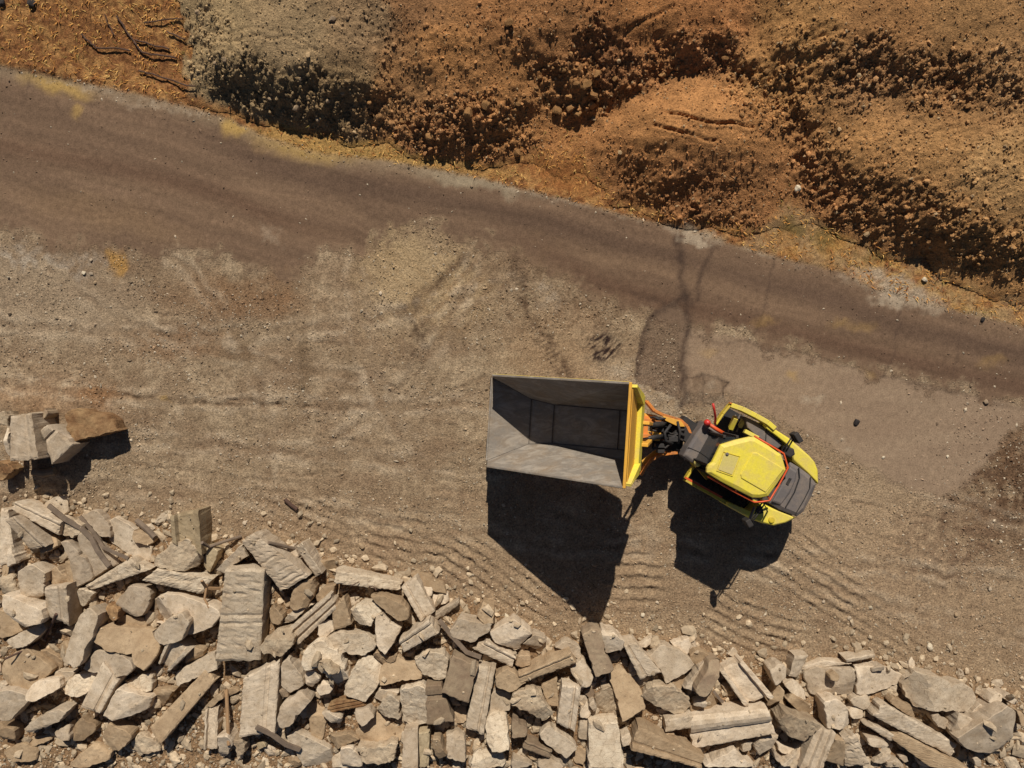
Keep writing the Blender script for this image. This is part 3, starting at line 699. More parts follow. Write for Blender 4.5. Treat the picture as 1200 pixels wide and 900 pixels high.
class MB:
    def __init__(s): s.v = []; s.f = []; s.m = []
    def add(s, vs, fs, m=0):
        o = len(s.v); s.v += [tuple(v) for v in vs]; s.f += [tuple(i + o for i in f) for f in fs]; s.m += [m] * len(fs)
    def prism(s, top, thick, m=0, inset=0.0, drop=0.0, top_m=None):
        """top: ring of 3-D points; sides go straight down by thick; inset/drop bevels the upper rim"""
        n = len(top); T = [Vector(p) for p in top]
        area = sum(T[i].x * T[(i + 1) % n].y - T[(i + 1) % n].x * T[i].y for i in range(n))
        if area < 0: T.reverse()
        c = sum(T, Vector()) / n
        if inset > 0:
            inn = []
            for p in T:
                d = Vector((c.x - p.x, c.y - p.y, 0)); L = d.length
                inn.append(p + d * min(0.9, inset / max(L, 1e-4)))
            rim = [p - Vector((0, 0, drop)) for p in T]
        else:
            inn = None; rim = T
        low = [Vector((p.x, p.y, p.z - thick)) for p in T]
        vs = rim + low + (inn or [])
        fs = [(i, i + n, (i + 1) % n + n, (i + 1) % n) for i in range(n)]
        fs = [(b, a, d, c_) for (a, b, c_, d) in [(f[0], f[1], f[2], f[3]) for f in fs]]
        fs = [tuple(reversed(f)) for f in fs]
        fs.append(tuple(reversed(range(n, 2 * n))))
        if inn:
            for i in range(n):
                fs.append((i, (i + 1) % n, (i + 1) % n + 2 * n, i + 2 * n))
            k = len(fs); fs.append(tuple(range(2 * n, 3 * n)))
        else:
            fs.append(tuple(range(n)))
        s.add(vs, fs, m)
        if top_m is not None: s.m[-1] = top_m
    def plate(s, pts, t, m=0, m2=None):
        """flat polygon with thickness t along its normal (to the back)"""
        P_ = [Vector(p) for p in pts]; n = len(P_)
        nr = (P_[1] - P_[0]).cross(P_[-1] - P_[0]).normalized()
        vs = P_ + [p - nr * t for p in P_]
        s.add(vs, [tuple(range(n))], m)
        s.add(vs, [tuple(reversed(range(n, 2 * n)))] + [(i, i + n, (i + 1) % n + n, (i + 1) % n) for i in range(n)], m if m2 is None else m2)
    def bar(s, a, b, w, h, up=(0, 0, 1), m=0):
        a = Vector(a); b = Vector(b); d = (b - a).normalized(); u = Vector(up)
        sd = d.cross(u).normalized(); u = sd.cross(d).normalized()
        vs = [p + sd * (w / 2 * i) + u * (h / 2 * j) for p in (a, b) for i, j in ((-1, -1), (1, -1), (1, 1), (-1, 1))]
        s.add(vs, [(3, 2, 1, 0), (4, 5, 6, 7), (0, 1, 5, 4), (1, 2, 6, 5), (2, 3, 7, 6), (3, 0, 4, 7)], m)
    def tube(s, pts, r, seg=8, m=0):
        P_ = [Vector(p) for p in pts]; n = len(P_); vs = []; fs = []
        for i, p in enumerate(P_):
            d = (P_[min(i + 1, n - 1)] - P_[max(i - 1, 0)]).normalized()
            u = d.orthogonal().normalized() if abs(d.z) > 0.9 else d.cross(Vector((0, 0, 1))).normalized()
            w = d.cross(u)
            for k in range(seg):
                a = 2 * math.pi * k / seg
                vs.append(p + (u * math.cos(a) + w * math.sin(a)) * r)
        for i in range(n - 1):
            for k in range(seg):
                fs.append((i * seg + k, i * seg + (k + 1) % seg, (i + 1) * seg + (k + 1) % seg, (i + 1) * seg + k))
        fs.append(tuple(reversed(range(seg)))); fs.append(tuple(range((n - 1) * seg, n * seg)))
        s.add(vs, fs, m)
    def lathe(s, c, ax, prof, seg=28, m=0):
        """prof: list of (offset along axis, radius)"""
        c = Vector(c); ax = Vector(ax).normalized(); u = ax.orthogonal().normalized(); w = ax.cross(u)
        vs = []; fs = []; n = len(prof)
        for k in range(seg):
            a = 2 * math.pi * k / seg
            for o, r in prof: vs.append(c + ax * o + (u * math.cos(a) + w * math.sin(a)) * r)
        for k in range(seg):
            for i in range(n - 1):
                a, b = k * n + i, ((k + 1) % seg) * n + i
                fs.append((a, b, b + 1, a + 1))
        s.add(vs, fs, m)
    def build(s, name, mats, parent=None, origin=(0, 0, 0), bevel=0.0, smooth=False):
        me = bpy.data.meshes.new(name)
        o_ = Vector(origin)
        me.from_pydata([tuple(Vector(v) - o_) for v in s.v], [], s.f)
        for mt in (mats if isinstance(mats, (list, tuple)) else [mats]): me.materials.append(mt)
        for p, k in zip(me.polygons, s.m): p.material_index = k; p.use_smooth = smooth
        me.update(); me.validate()
        import bmesh
        bm = bmesh.new(); bm.from_mesh(me); bmesh.ops.recalc_face_normals(bm, faces=bm.faces); bm.to_mesh(me); bm.free()
        o = bpy.data.objects.new(name, me); link(o, parent)
        if bevel > 0:
            bv = o.modifiers.new("soft_edges", 'BEVEL'); bv.width = bevel; bv.segments = 2; bv.limit_method = 'ANGLE'; bv.angle_limit = R(35)
        return o

def W(u, v, z):
    x, y = gpos(u, v, z); return Vector((x, y, z))
def D(mb, name, mat, parent=None, bevel=0.008, smooth=False):
    return mb.build(name, mat, parent or dumper, ROOT, bevel, smooth)

def PI_(z, *pts): return [W(u, v, z) for u, v in pts]
# --- the skip: plate-steel box, lip low in front, back edge high
SO = Vector((-0.50, -0.83)); sa = R(-3.6)
def S(s_, b, z):      # s: towards the back of the skip, b: sideways
    return Vector((SO.x + s_ * math.cos(sa) - b * math.sin(sa), SO.y + s_ * math.sin(sa) + b * math.cos(sa), z))
LIPW, TOPW = 1.03, 1.02
rc0 = [S(0, LIPW, 1.90), S(0, -LIPW, 1.90)]                     # front ends of the side rims
lip = [S(-.02, LIPW - .05, 1.16), S(-.02, -LIPW + .05, 1.16)]   # the lip hangs lower between them
f1 = [S(0.93, .53, 1.20), S(0.93, -.53, 1.20)]
f2 = [S(1.46, .44, 1.42), S(1.46, -.46, 1.42)]
fb = [S(3.28, .42, 2.36), S(3.28, -.44, 2.36)]
bt = [S(2.74, TOPW, 4.08), S(2.74, -TOPW, 4.08)]
bl = [S(3.28, .68, 2.60), S(3.28, -.68, 2.60)]
mb = MB()
T_ = 0.035
mb.plate([lip[0], lip[1], f1[1], f1[0]], T_, 0, 1)
mb.plate([f1[0], f1[1], f2[1], f2[0]], T_, 0, 1)
mb.plate([f2[0], f2[1], fb[1], fb[0]], T_, 0, 1)
for sgn in (0, 1):
    tri = [[rc0[sgn], lip[sgn], f1[sgn]], [rc0[sgn], f1[sgn], bt[sgn]], [f1[sgn], f2[sgn], bt[sgn]], [f2[sgn], fb[sgn], bl[sgn]], [f2[sgn], bl[sgn], bt[sgn]]]
    for q in tri:
        mb.plate(q if sgn == 0 else list(reversed(q)), T_, 0, 1)
mb.plate([fb[0], fb[1], bl[1], bl[0]], T_, 0, 1)
mb.plate([bl[0], bl[1], bt[1], bt[0]], T_, 0, 1)
skip = MB(); skip.v, skip.f, skip.m = mb.v, mb.f, mb.m
# keep authored winding: build without recalculation
def D_raw(mb, name, mats, parent):
    me = bpy.data.meshes.new(name); o_ = Vector(ROOT)
    me.from_pydata([tuple(Vector(v) - o_) for v in mb.v], [], mb.f)
    for mt in mats: me.materials.append(mt)
    for p, k in zip(me.polygons, mb.m): p.material_index = k
    me.update(); me.validate()
    return link(bpy.data.objects.new(name, me), parent)
skip_o = D_raw(skip, "skip", [M['steel'], M['yellow_dark']], dumper)
# rim flats along the sides and lip
for k in (0, 1):
    m_ = MB(); m_.bar(rc0[k] + Vector((0, 0, .01)), bt[k] + Vector((0, 0, .01)), .05, .05, m=0); D(m_, "side_rim", M['steel'], skip_o, .01)
m_ = MB(); m_.bar(lip[0] + Vector((-.02, 0, 0)), lip[1] + Vector((-.02, 0, 0)), .04, .09); D(m_, "cutting_lip", M['steel'], skip_o, .01)
# weld seams and wear strips inside
up = Vector((0, 0, .02))
for a, b in ((f1[0], f1[1]), (f2[0], f2[1]), (fb[0].lerp(f2[0], .22), fb[1].lerp(f2[1], .22))):
    m_ = MB(); m_.bar(a + up, b + up, .02, .015); D(m_, "weld_seam", M['weld'], skip_o, 0)
m_ = MB()
m_.bar(f1[0] + up, lip[0] + up, .015, .012); m_.bar(f1[1] + up, lip[1] + up, .015, .012); m_.bar(f1[0] + up, f2[0] + up, .015, .012); m_.bar(f2[0] + up, fb[0] + up, .015, .012); m_.bar(f1[1] + up, f2[1] + up, .015, .012); m_.bar(f2[1] + up, fb[1] + up, .015, .012)
D(m_, "corner_seam", M['weld'], skip_o, 0)
# outside of the back plate, seen from above: panel with its shade painted in as amber, yellow cross beam, end gussets
bn = (bt[0] - bl[0]).cross(bl[1] - bl[0]).normalized()
if bn.x < 0: bn = -bn
def Bk(p, t, o=0.0):      # p: 0 far side .. 1 near side, t: 0 at the foot .. 1 at the top edge
    a = bl[0].lerp(bl[1], p); b = bt[0].lerp(bt[1], p)
    return a.lerp(b, t) + bn * (o + T_)
m_ = MB(); m_.plate([Bk(0.02, .02, .02), Bk(.98, .02, .02), Bk(.985, .97, .02), Bk(.015, .97, .02)], .016); D(m_, "back_panel", M['amber'], skip_o, .004)
m_ = MB(); m_.bar(Bk(-.01, 1, -.01), Bk(1.01, 1, -.01), .05, .06, bn); D(m_, "top_beam", M['amber'], skip_o, .012)
m_ = MB(); m_.bar(Bk(.03, .47, .08), Bk(.97, .47, .08), .34, .10, bn); D(m_, "cross_beam", M['yellow'], skip_o, .015)
for p0, p1 in ((.02, .14), (.98, .86)):
    m_ = MB(); m_.bar(Bk(p0, .98, .06), Bk(p1, .54, .10), .07, .12, bn); m_.bar(Bk(p0, .40, .06), Bk(p0, .98, .06), .06, .12, bn)
    m_.plate([Bk(p0, .55, .13), Bk(p1, .54, .13), Bk(p0, .97, .11)] if p0 < .5 else [Bk(p1, .54, .13), Bk(p0, .55, .13), Bk(p0, .97, .11)], .02)
    D(m_, "gusset", M['yellow'], skip_o, .01)
for p in (.36, .64):
    m_ = MB(); m_.bar(Bk(p, -.06, .10), Bk(p, .42, .14), .07, .24, bn); D(m_, "ram_bracket", M['amber'], skip_o, .01)

# --- front chassis under the skip
def F(s_, b, z): return S(s_ - .0, b, z)
fr = MB()
for b in (.32, -.32): fr.bar(F(.1, b, .72), F(3.2, b * .8, .95), .14, .26)
for s_ in (.35, 1.6, 2.9): fr.bar(F(s_, -.36, .78), F(s_, .36, .78), .16, .2)
fr.bar(F(.45, -.72, .54), F(.45, .72, .54), .2, .2)
for b in (.2, -.2): fr.bar(F(3.0, b, .95), F(4.15, b * .9, .98), .12, .3)
fr.bar(F(3.5, -.3, .98), F(3.5, .3, .98), .5, .14)
D(fr, "front_frame", M['orange'])
def wheel(c, ax, r, w):
    k = r
    t = MB()
    t.lathe(c, ax, [(-w * .36, k * .55), (-w * .5, k * .66), (-w * .5, k * .86), (-w * .42, k * .955), (-w * .2, k * .975), (w * .2, k * .975), (w * .42, k * .955), (w * .5, k * .86), (w * .5, k * .66), (w * .36, k * .55)], 36)
    o = D(t, "wheel", M['rubber'], None, 0)
    A_ = Vector(ax).normalized(); u = A_.orthogonal().normalized(); v = A_.cross(u)
    lg = MB(); n = 20
    for i in range(n):
        for sd in (-1, 1):
            a = 2 * math.pi * (i + (.5 if sd > 0 else 0)) / n; a2 = a + .16
            p = Vector(c) + (u * math.cos(a) + v * math.sin(a)) * (k * .985) + A_ * (sd * w * .5)
            q = Vector(c) + (u * math.cos(a2) + v * math.sin(a2)) * (k * .99) + A_ * (sd * w * .02)
            lg.bar(p, q, .075, .05, (p - Vector(c)))
    D(lg, "tyre_lug", M['rubber'], o, 0)
    h = MB(); h.lathe(c, ax, [(w * .36, k * .56), (w * .30, k * .5), (w * .12, k * .45), (w * .14, k * .2), (w * .30, k * .17), (w * .30, .001)], 28)
    h.lathe(c, ax, [(-w * .36, k * .56), (-w * .30, k * .5), (-w * .12, k * .45), (-w * .14, k * .2), (-w * .30, k * .17), (-w * .30, .001)], 28)
    D(h, "rim", M['yellow_dark'], o, 0)
    return o
ax_f = Vector((-math.sin(sa), math.cos(sa), 0))
wheel(F(.45, .76, .52) , ax_f, .52, .44)
wheel(F(.45, -.76, .52), ax_f, .52, .44)
# tipping rams and the orange arms at the joint
for b in (.16, -.16):
    r = MB(); a = S(3.32, b, 2.62); c_ = F(4.1, b * .8 - .02, 1.12)
    r.tube([c_, c_.lerp(a, .62)], .055, 12); o = D(r, "tipping_ram", M['dark'], None, 0, True)
    r = MB(); r.tube([c_.lerp(a, .6), a], .03, 10); D(r, "ram_rod", M['steel'], o, 0, True)
def arc_plate(pts, z0, z1, name, mat, t=.06):
    m_ = MB(); n = len(pts)
    for i in range(n - 1):
        f0, f1_ = i / (n - 1), (i + 1) / (n - 1)
        a = W(*pts[i], z0 + (z1 - z0) * f0); b = W(*pts[i + 1], z0 + (z1 - z0) * f1_)
        m_.bar(a, b, .07, .26)
    return D(m_, name, mat, None, .01)
arc_plate([(757, 470), (766, 481), (776, 486), (786, 489), (796, 492), (804, 499), (808, 508)], 1.1, 1.0, "joint_arm", M['orange'])
arc_plate([(750, 556), (756, 546), (763, 538), (772, 533), (783, 531), (793, 530)], .85, .9, "joint_arm", M['orange'])
jp = MB(); jp.prism([W(764, 486, .85), W(786, 492, .85), W(802, 500, .85), W(800, 526, .85), W(784, 528, .85), W(764, 526, .85)], .3)
D(jp, "joint_block", M['dark'])
hs_ = MB()
for k in range(6):
    u0 = 764 + rng.uniform(0, 6); v0 = 488 + k * 7.5 + rng.uniform(-2, 2)
    p = [W(u0, v0, 1.2)]
    for j in range(1, 6):
        p.append(W(u0 + j * 7.5, v0 + (510 - v0) * j / 8 + rng.uniform(-3.5, 3.5), 1.14 + .12 * math.sin(j * 1.3 + k) - .01 * j))
    hs_.tube(p, .024, 7)
hs_.tube([W(786, 498, 1.25), W(779, 507, 1.3), W(780, 516, 1.3), W(788, 520, 1.2)], .035, 8)
hs_.tube([W(794, 494, 1.2), W(797, 506, 1.3), W(795, 520, 1.2)], .03, 8)
D(hs_, "hydraulic_hose", M['dark'], None, 0, True)
for u, v, s_ in ((768, 494, 6), (770, 502, 5), (769, 520, 6), (771, 527, 5), (784, 512, 7)):
    vb = MB(); vb.prism([W(u, v, 1.24), W(u + s_ * 1.6, v, 1.24), W(u + s_ * 1.6, v + s_ * .8, 1.24), W(u, v + s_ * .8, 1.24)], .26); D(vb, "valve_block", M['dark'])
for u, v in ((765, 508), (764, 514)):
    bk_ = MB(); bk_.bar(W(u, v, 1.3), W(u + 9, v + 1, 1.26), .07, .07); D(bk_, "hose_bracket", M['amber'])
for poly, z in (([(755, 484), (770, 487), (774, 496), (756, 498)], 1.0), ([(757, 505), (777, 507), (777, 513), (757, 513.5)], 1.0), ([(752, 540), (766, 529), (777, 523), (779, 529), (765, 538), (755, 549)], .85), ([(776, 487), (798, 493), (803, 500), (795, 500), (780, 493)], 1.2)):
    m_ = MB(); m_.prism(PI_(z, *poly), .05); D(m_, "frame_plate", M['amber'], None, .008)
for k in range(5):
    m_ = MB(); u0 = 759 + rng.uniform(0, 8); v0 = 489 + k * 9
    m_.tube([W(u0, v0, 1.12), W(u0 + 8, v0 + rng.uniform(-2, 2), 1.18), W(u0 + 17, v0 + rng.uniform(-3, 3), 1.14)], .02, 7); D(m_, "hydraulic_hose", M['dark'], None, 0, True)

# --- rear unit
RC = Vector(gpos(876, 548, 2.75)); rh = R(-29.0)
er = Vector((math.cos(rh), math.sin(rh))); es = Vector((-er.y, er.x))
def Q(a, b, z):        # a: towards the rear, b: towards the road side
    p = RC + er * a + es * b; return Vector((p.x, p.y, z))
ch = MB(); ch.bar(Q(-.9, .12, .86), Q(1.75, .12, .86), .8, .5); ch.bar(Q(.6, -.75, .58), Q(.6, 1.0, .58), .22, .22); ch.bar(Q(-1.35, .2, .98), Q(-.8, .15, .95), .5, .34)
D(ch, "rear_frame", M['dark'])
ax_r = Vector((es.x, es.y, 0))
wheel(Q(.55, .92, .60), ax_r, .60, .42)
wheel(Q(.55, -.66, .60), ax_r, .60, .42)
# engine hood at the rear
hd = MB(); hd.prism(PI_(1.58, (926, 541), (938, 548), (950, 557), (958, 567.5), (952, 583), (943, 600), (935, 606), (914, 598), (902, 590), (912, 574), (921, 556)), .75, inset=.10, drop=.06)
hood = D(hd, "engine_hood", M['hood'], None, .03)
hg = MB(); hg.tube(PI_(1.60, (936, 548), (937, 560), (931, 577), (921, 594)), .016, 6); hg.tube(PI_(1.60, (950, 559), (949, 572), (942, 586), (932, 603)), .012, 6)
D(hg, "hood_crease", M['dark'], hood, 0)
hi = MB(); hi.prism(PI_(1.62, (926, 547), (934, 552), (933, 562), (926, 578), (915, 592), (905, 588), (914, 572)), .06, inset=.05, drop=.02)
D(hi, "hood_cover", M['hood'], hood, .015)
hv = MB(); hv.prism(PI_(1.635, (925, 560), (928, 561), (924, 569), (921, 567)), .03); D(hv, "hood_latch", M['dark'], hood, 0)
# yellow flank panels that wrap the rear
rp = MB(); rp.prism(PI_(1.52, (896, 495.5), (912, 505), (926, 514), (938, 524), (948, 533), (955.5, 541.5), (959.5, 552), (960, 568), (948, 556), (930, 541), (928, 530), (921, 519.5), (908, 509), (897, 501)), .62, inset=.06, drop=.05)
D(rp, "flank_panel", M['yellow'], None, .02)
lp = MB(); lp.prism(PI_(1.50, (852, 588), (866, 594), (880, 600), (893, 590), (912, 598), (934, 607), (922, 613), (908, 616.5), (893, 613.5), (880, 608.5), (864, 600), (851, 592.5)), .6, inset=.05, drop=.05)
lpo = D(lp, "flank_panel", M['yellow'], None, .02)
vt = MB(); vt.prism(PI_(1.515, (888, 593), (893, 594), (895, 601), (889, 602.5), (885, 599)), .03); D(vt, "flank_vent", M['dark'], lpo, 0)
fc = MB(); c0 = W(904, 609, 1.5); fc.lathe(c0, (0, 0, 1), [(0, .07), (.03, .07), (.035, .05), (.035, .001)], 14); D(fc, "filler_cap", M['yellow_dark'], lpo, 0)
# side guard frames in front of the flank panels, and the decks inside them
def rail_poly(pts, z, w, h, name, mat):
    m_ = MB()
    for a, b in zip(pts[:-1], pts[1:]): m_.bar(W(*a, z), W(*b, z), w, h)
    return D(m_, name, mat, None, .012)
gf = rail_poly([(855, 474.5), (868, 479), (884, 487), (898, 495), (906, 502)], 1.42, .11, .30, "guard_frame", M['yellow'])
m_ = MB()
for a, b in zip([(854.5, 471.8), (880, 482), (900, 494)][:-1], [(880, 482), (900, 494)]): m_.bar(W(*a, 1.5), W(*b, 1.5), .03, .10)
D(m_, "edge_strip", M['orange'], gf, 0)
rail_poly([(855, 474), (846, 485), (838, 497)], 1.40, .05, .22, "guard_frame", M['yellow_dark'])
gl = rail_poly([(803, 561.5), (815, 569), (830, 577), (848, 587.5), (858, 592)], 1.32, .09, .24, "guard_frame", M['yellow_dark'])
m_ = MB()
for a, b in zip([(803, 559.5), (822, 570), (846, 583)][:-1], [(822, 570), (846, 583)]): m_.bar(W(*a, 1.42), W(*b, 1.42), .045, .05)
D(m_, "edge_strip", M['rail'], gl, 0)
rail_poly([(803, 561), (808, 553), (812, 547)], 1.32, .05, .2, "guard_frame", M['yellow_dark'])
dk = MB(); dk.prism(PI_(.95, (852, 477), (904, 505), (918, 530), (880, 520), (850, 512), (838, 500)), .12); dk.prism(PI_(.92, (806, 558), (852, 587), (892, 592), (884, 580), (830, 552), (814, 546)), .12)
D(dk, "deck", M['dark'])
dp = MB(); dp.prism(PI_(1.40, (873, 488), (886, 494), (897, 502), (908, 511), (918, 521), (912, 526), (900, 520), (886, 511), (876, 501)), .4, inset=.02, drop=.02); dp2 = MB()
D(dp, "side_cover", M['hood'], None, .015)
m_ = MB(); m_.bar(W(898, 502, 1.40), W(897, 518, 1.40), .02, .03); D(m_, "cover_seam", M['dark'], None, 0)
st = MB(); st.bar(W(856, 502, 1.15), W(862, 489, 1.3), .10, .16); D(st, "step", M['yellow'])
st = MB(); st.bar(W(867, 500, 1.10), W(871, 492, 1.2), .09, .12); D(st, "step", M['hatch'])
st = MB(); st.bar(W(872, 505, 1.5), W(888, 513.5, 1.55), .09, .2); D(st, "door_sill", M['yellow'])
st = MB(); st.bar(W(818, 548, 1.2), W(829, 561, 1.2), .08, .1); D(st, "step", M['yellow_dark'])
m_ = MB()
for k in range(3): m_.bar(W(853 + 5 * k, 506, .99), W(862 + 5 * k, 486, .99), .03, .04)
D(m_, "deck_grating", M['hood'], None, 0)
# front hood ahead of the cab
fh = MB(); fh.prism(PI_(1.52, (826, 494), (833, 497.5), (845, 505), (838, 520), (829, 535), (822, 546), (810, 542), (800.5, 535), (806, 524), (816, 508)), .5, inset=.07, drop=.05)
fho = D(fh, "front_cover", M['hood'], None, .02)
m_ = MB(); m_.tube(PI_(1.525, (806, 524), (818, 529), (828, 534)), .008, 6); D(m_, "cover_line", M['dark'], fho, 0)
# cab: floor, glass, posts
cz0, cz1 = 1.05, 2.62
cab = MB(); cab.prism([Q(-.74, -.36, 1.2), Q(-.74, .36, 1.2), Q(-.5, .5, 1.2), Q(.5, .5, 1.2), Q(.68, .3, 1.2), Q(.68, -.3, 1.2), Q(.5, -.5, 1.2), Q(-.5, -.5, 1.2)], .5); cabo = D(cab, "cab", M['yellow_dark'], None, .02)
gl_ = MB(); gl_.prism([Q(-.72, -.34, 2.62), Q(-.72, .34, 2.62), Q(-.48, .47, 2.62), Q(.48, .47, 2.62), Q(.65, .28, 2.62), Q(.65, -.28, 2.62), Q(.48, -.47, 2.62), Q(-.48, -.47, 2.62)], 1.44); D(gl_, "cab_glass", M['glass'], cabo, .01)
for a, b in ((-.74, -.36), (-.74, .36), (-.49, .49), (.49, .49), (.67, .29), (.67, -.29), (.49, -.49), (-.49, -.49)):
    m_ = MB(); m_.bar(Q(a, b, 1.15), Q(a * .98, b * .98, 2.66), .06, .06, (1, 0, 0)); D(m_, "cab_post", M['dark'], cabo, .008)
# roof
ZR = 2.80
roof_out = [(845, 521.5), (862, 516), (880, 512), (886, 513), (901, 522), (916.5, 533), (919.5, 542), (922, 551), (912, 567), (901, 582), (892, 584), (883, 584), (864, 574.5), (845, 564.5), (828.5, 554), (829, 549), (831, 545), (835, 542), (839, 534)]
rf = MB(); rf.prism(PI_(ZR, *roof_out), .15, inset=.09, drop=.05)
roof = D(rf, "roof", M['yellow'], cabo, .03)
ph = MB(); ph.prism(PI_(ZR + .014, (849, 531), (866, 536), (858, 556.5), (842, 550.5)), .02); hto = D(ph, "roof_hatch", M['hatch'], roof, .006)
m_ = MB(); m_.tube(PI_(ZR + .016, (848, 529.5), (867.5, 535), (858.5, 558), (840, 551.5), (848, 529.5)), .006, 6); D(m_, "hatch_seam", M['yellow_dark'], roof, 0)
pp = MB(); pp.prism(PI_(ZR + .022, (882, 530.5), (887, 530.5), (919, 549.5), (897.5, 577), (869, 560.5), (868, 556)), .03, inset=.015, drop=.008); D(pp, "roof_panel", M['yellow'], roof, .005)
m_ = MB(); m_.lathe(W(852, 532, ZR + .014), (0, 0, 1), [(0, .035), (.02, .035), (.03, .02), (.03, .001)], 10); D(m_, "hatch_latch", M['hood'], roof, 0)
m_ = MB(); m_.tube(PI_(2.66, (884, 511), (902, 521.5), (918.5, 531.5), (923.5, 548), (913, 568), (902, 586.5), (893, 588), (884, 588.5), (862, 577), (829, 558)), .02, 8); D(m_, "roof_rail", M['rail'], cabo, 0, True)
for p in ((902, 521), (922, 548), (902, 585), (862, 576)):
    m_ = MB(); m_.bar(W(p[0], p[1], 2.56), W(p[0] + (876 - p[0]) * .12, p[1] + (548 - p[1]) * .12, 2.62), .03, .03); D(m_, "rail_bracket", M['rail'], cabo, 0)
# lamps, handrail and mirrors
def blob(p, r, name, mat, parent=None):
    m_ = MB(); m_.lathe(p, (0, 0, 1), [(-r * 1.2, .001), (-r * 1.2, r * .8), (-r * .4, r), (r * .3, r * .9), (r * .8, r * .5), (r * .9, .001)], 14)
    return D(m_, name, mat, parent, 0, True)
blob(W(837.5, 518, 1.75), .085, "front_lamp", M['red'])
blob(W(829, 495.5, 1.70), .08, "front_lamp", M['red'])
blob(W(817.5, 543, 1.66), .085, "front_lamp", M['hatch'])
for pts, r, nm, mt in (([(829, 496), (838, 502), (848, 508)], .045, "lamp_bar", 'rail'), ([(826, 498), (836, 505), (846, 511)], .03, "lamp_bar", 'hood'), ([(817, 543), (824, 540), (831, 531), (836, 522)], .035, "lamp_bar", 'dark')):
    m_ = MB(); m_.tube(PI_(1.64, *pts), r, 8); D(m_, nm, M[mt], None, 0, True)
m_ = MB(); m_.tube([W(838, 497, 1.5), W(838.5, 489, 1.75), W(837, 480, 1.9), W(835.5, 473, 1.95)], .028, 8); D(m_, "grab_handle", M['red'], None, 0, True)
m_ = MB(); m_.prism(PI_(1.9, (829, 530), (838, 529), (840, 537), (834, 543), (829, 540)), .3, inset=.02, drop=.02); D(m_, "wiper_motor", M['dark'], None, .015)
for p in ((846, 512), (842, 524), (826, 548), (834, 540)):
    m_ = MB(); m_.bar(W(p[0], p[1], 1.6), W(p[0] + 6, p[1] + 5, 1.62), .09, .1); D(m_, "cowl", M['dark'], None, .01)
def mirror(base, arm, head, sz):
    m_ = MB()
    for off in (0, 3): m_.tube([W(base[0] + off, base[1] + off * .5, 2.3), W(arm[0] + off, arm[1], 2.4)], .018, 7)
    o = D(m_, "mirror", M['dark'], None, 0, True)
    h = MB(); a = W(head[0], head[1], 2.42); h.bar(a + Vector((-sz * .3, sz * .5, 0)), a + Vector((sz * .3, -sz * .5, 0)), .12, .30); D(h, "mirror_head", M['dark'], o, .02)
mirror((918, 528), (928, 512), (933, 512.5), .2)
mirror((893, 589), (879, 611), (876, 612), .15)
m_ = MB(); m_.tube(PI_(1.7, (884, 594), (880, 604), (876, 614)), .03, 8); D(m_, "mirror_stay", M['hood'], None, 0, True)
m_ = MB(); m_.prism(PI_(1.72, (922, 523), (931, 526), (932.5, 533), (926, 537), (919, 533)), .25, inset=.03, drop=.03); D(m_, "air_intake", M['dark'], None, .02)
# ------------------------------------------------------------------ broken concrete
CROP = {'A': (0, 570, 5), 'B': (0, 720, 5), 'C': (200, 600, 5), 'D': (200, 720, 5), 'E': (400, 640, 5), 'F': (400, 750, 6), 'G': (600, 720, 5), 'H': (800, 730, 5.286), 'I': (973, 730, 5.286), 'L': (0, 450, 6), 'W': (0, 0, 1)}
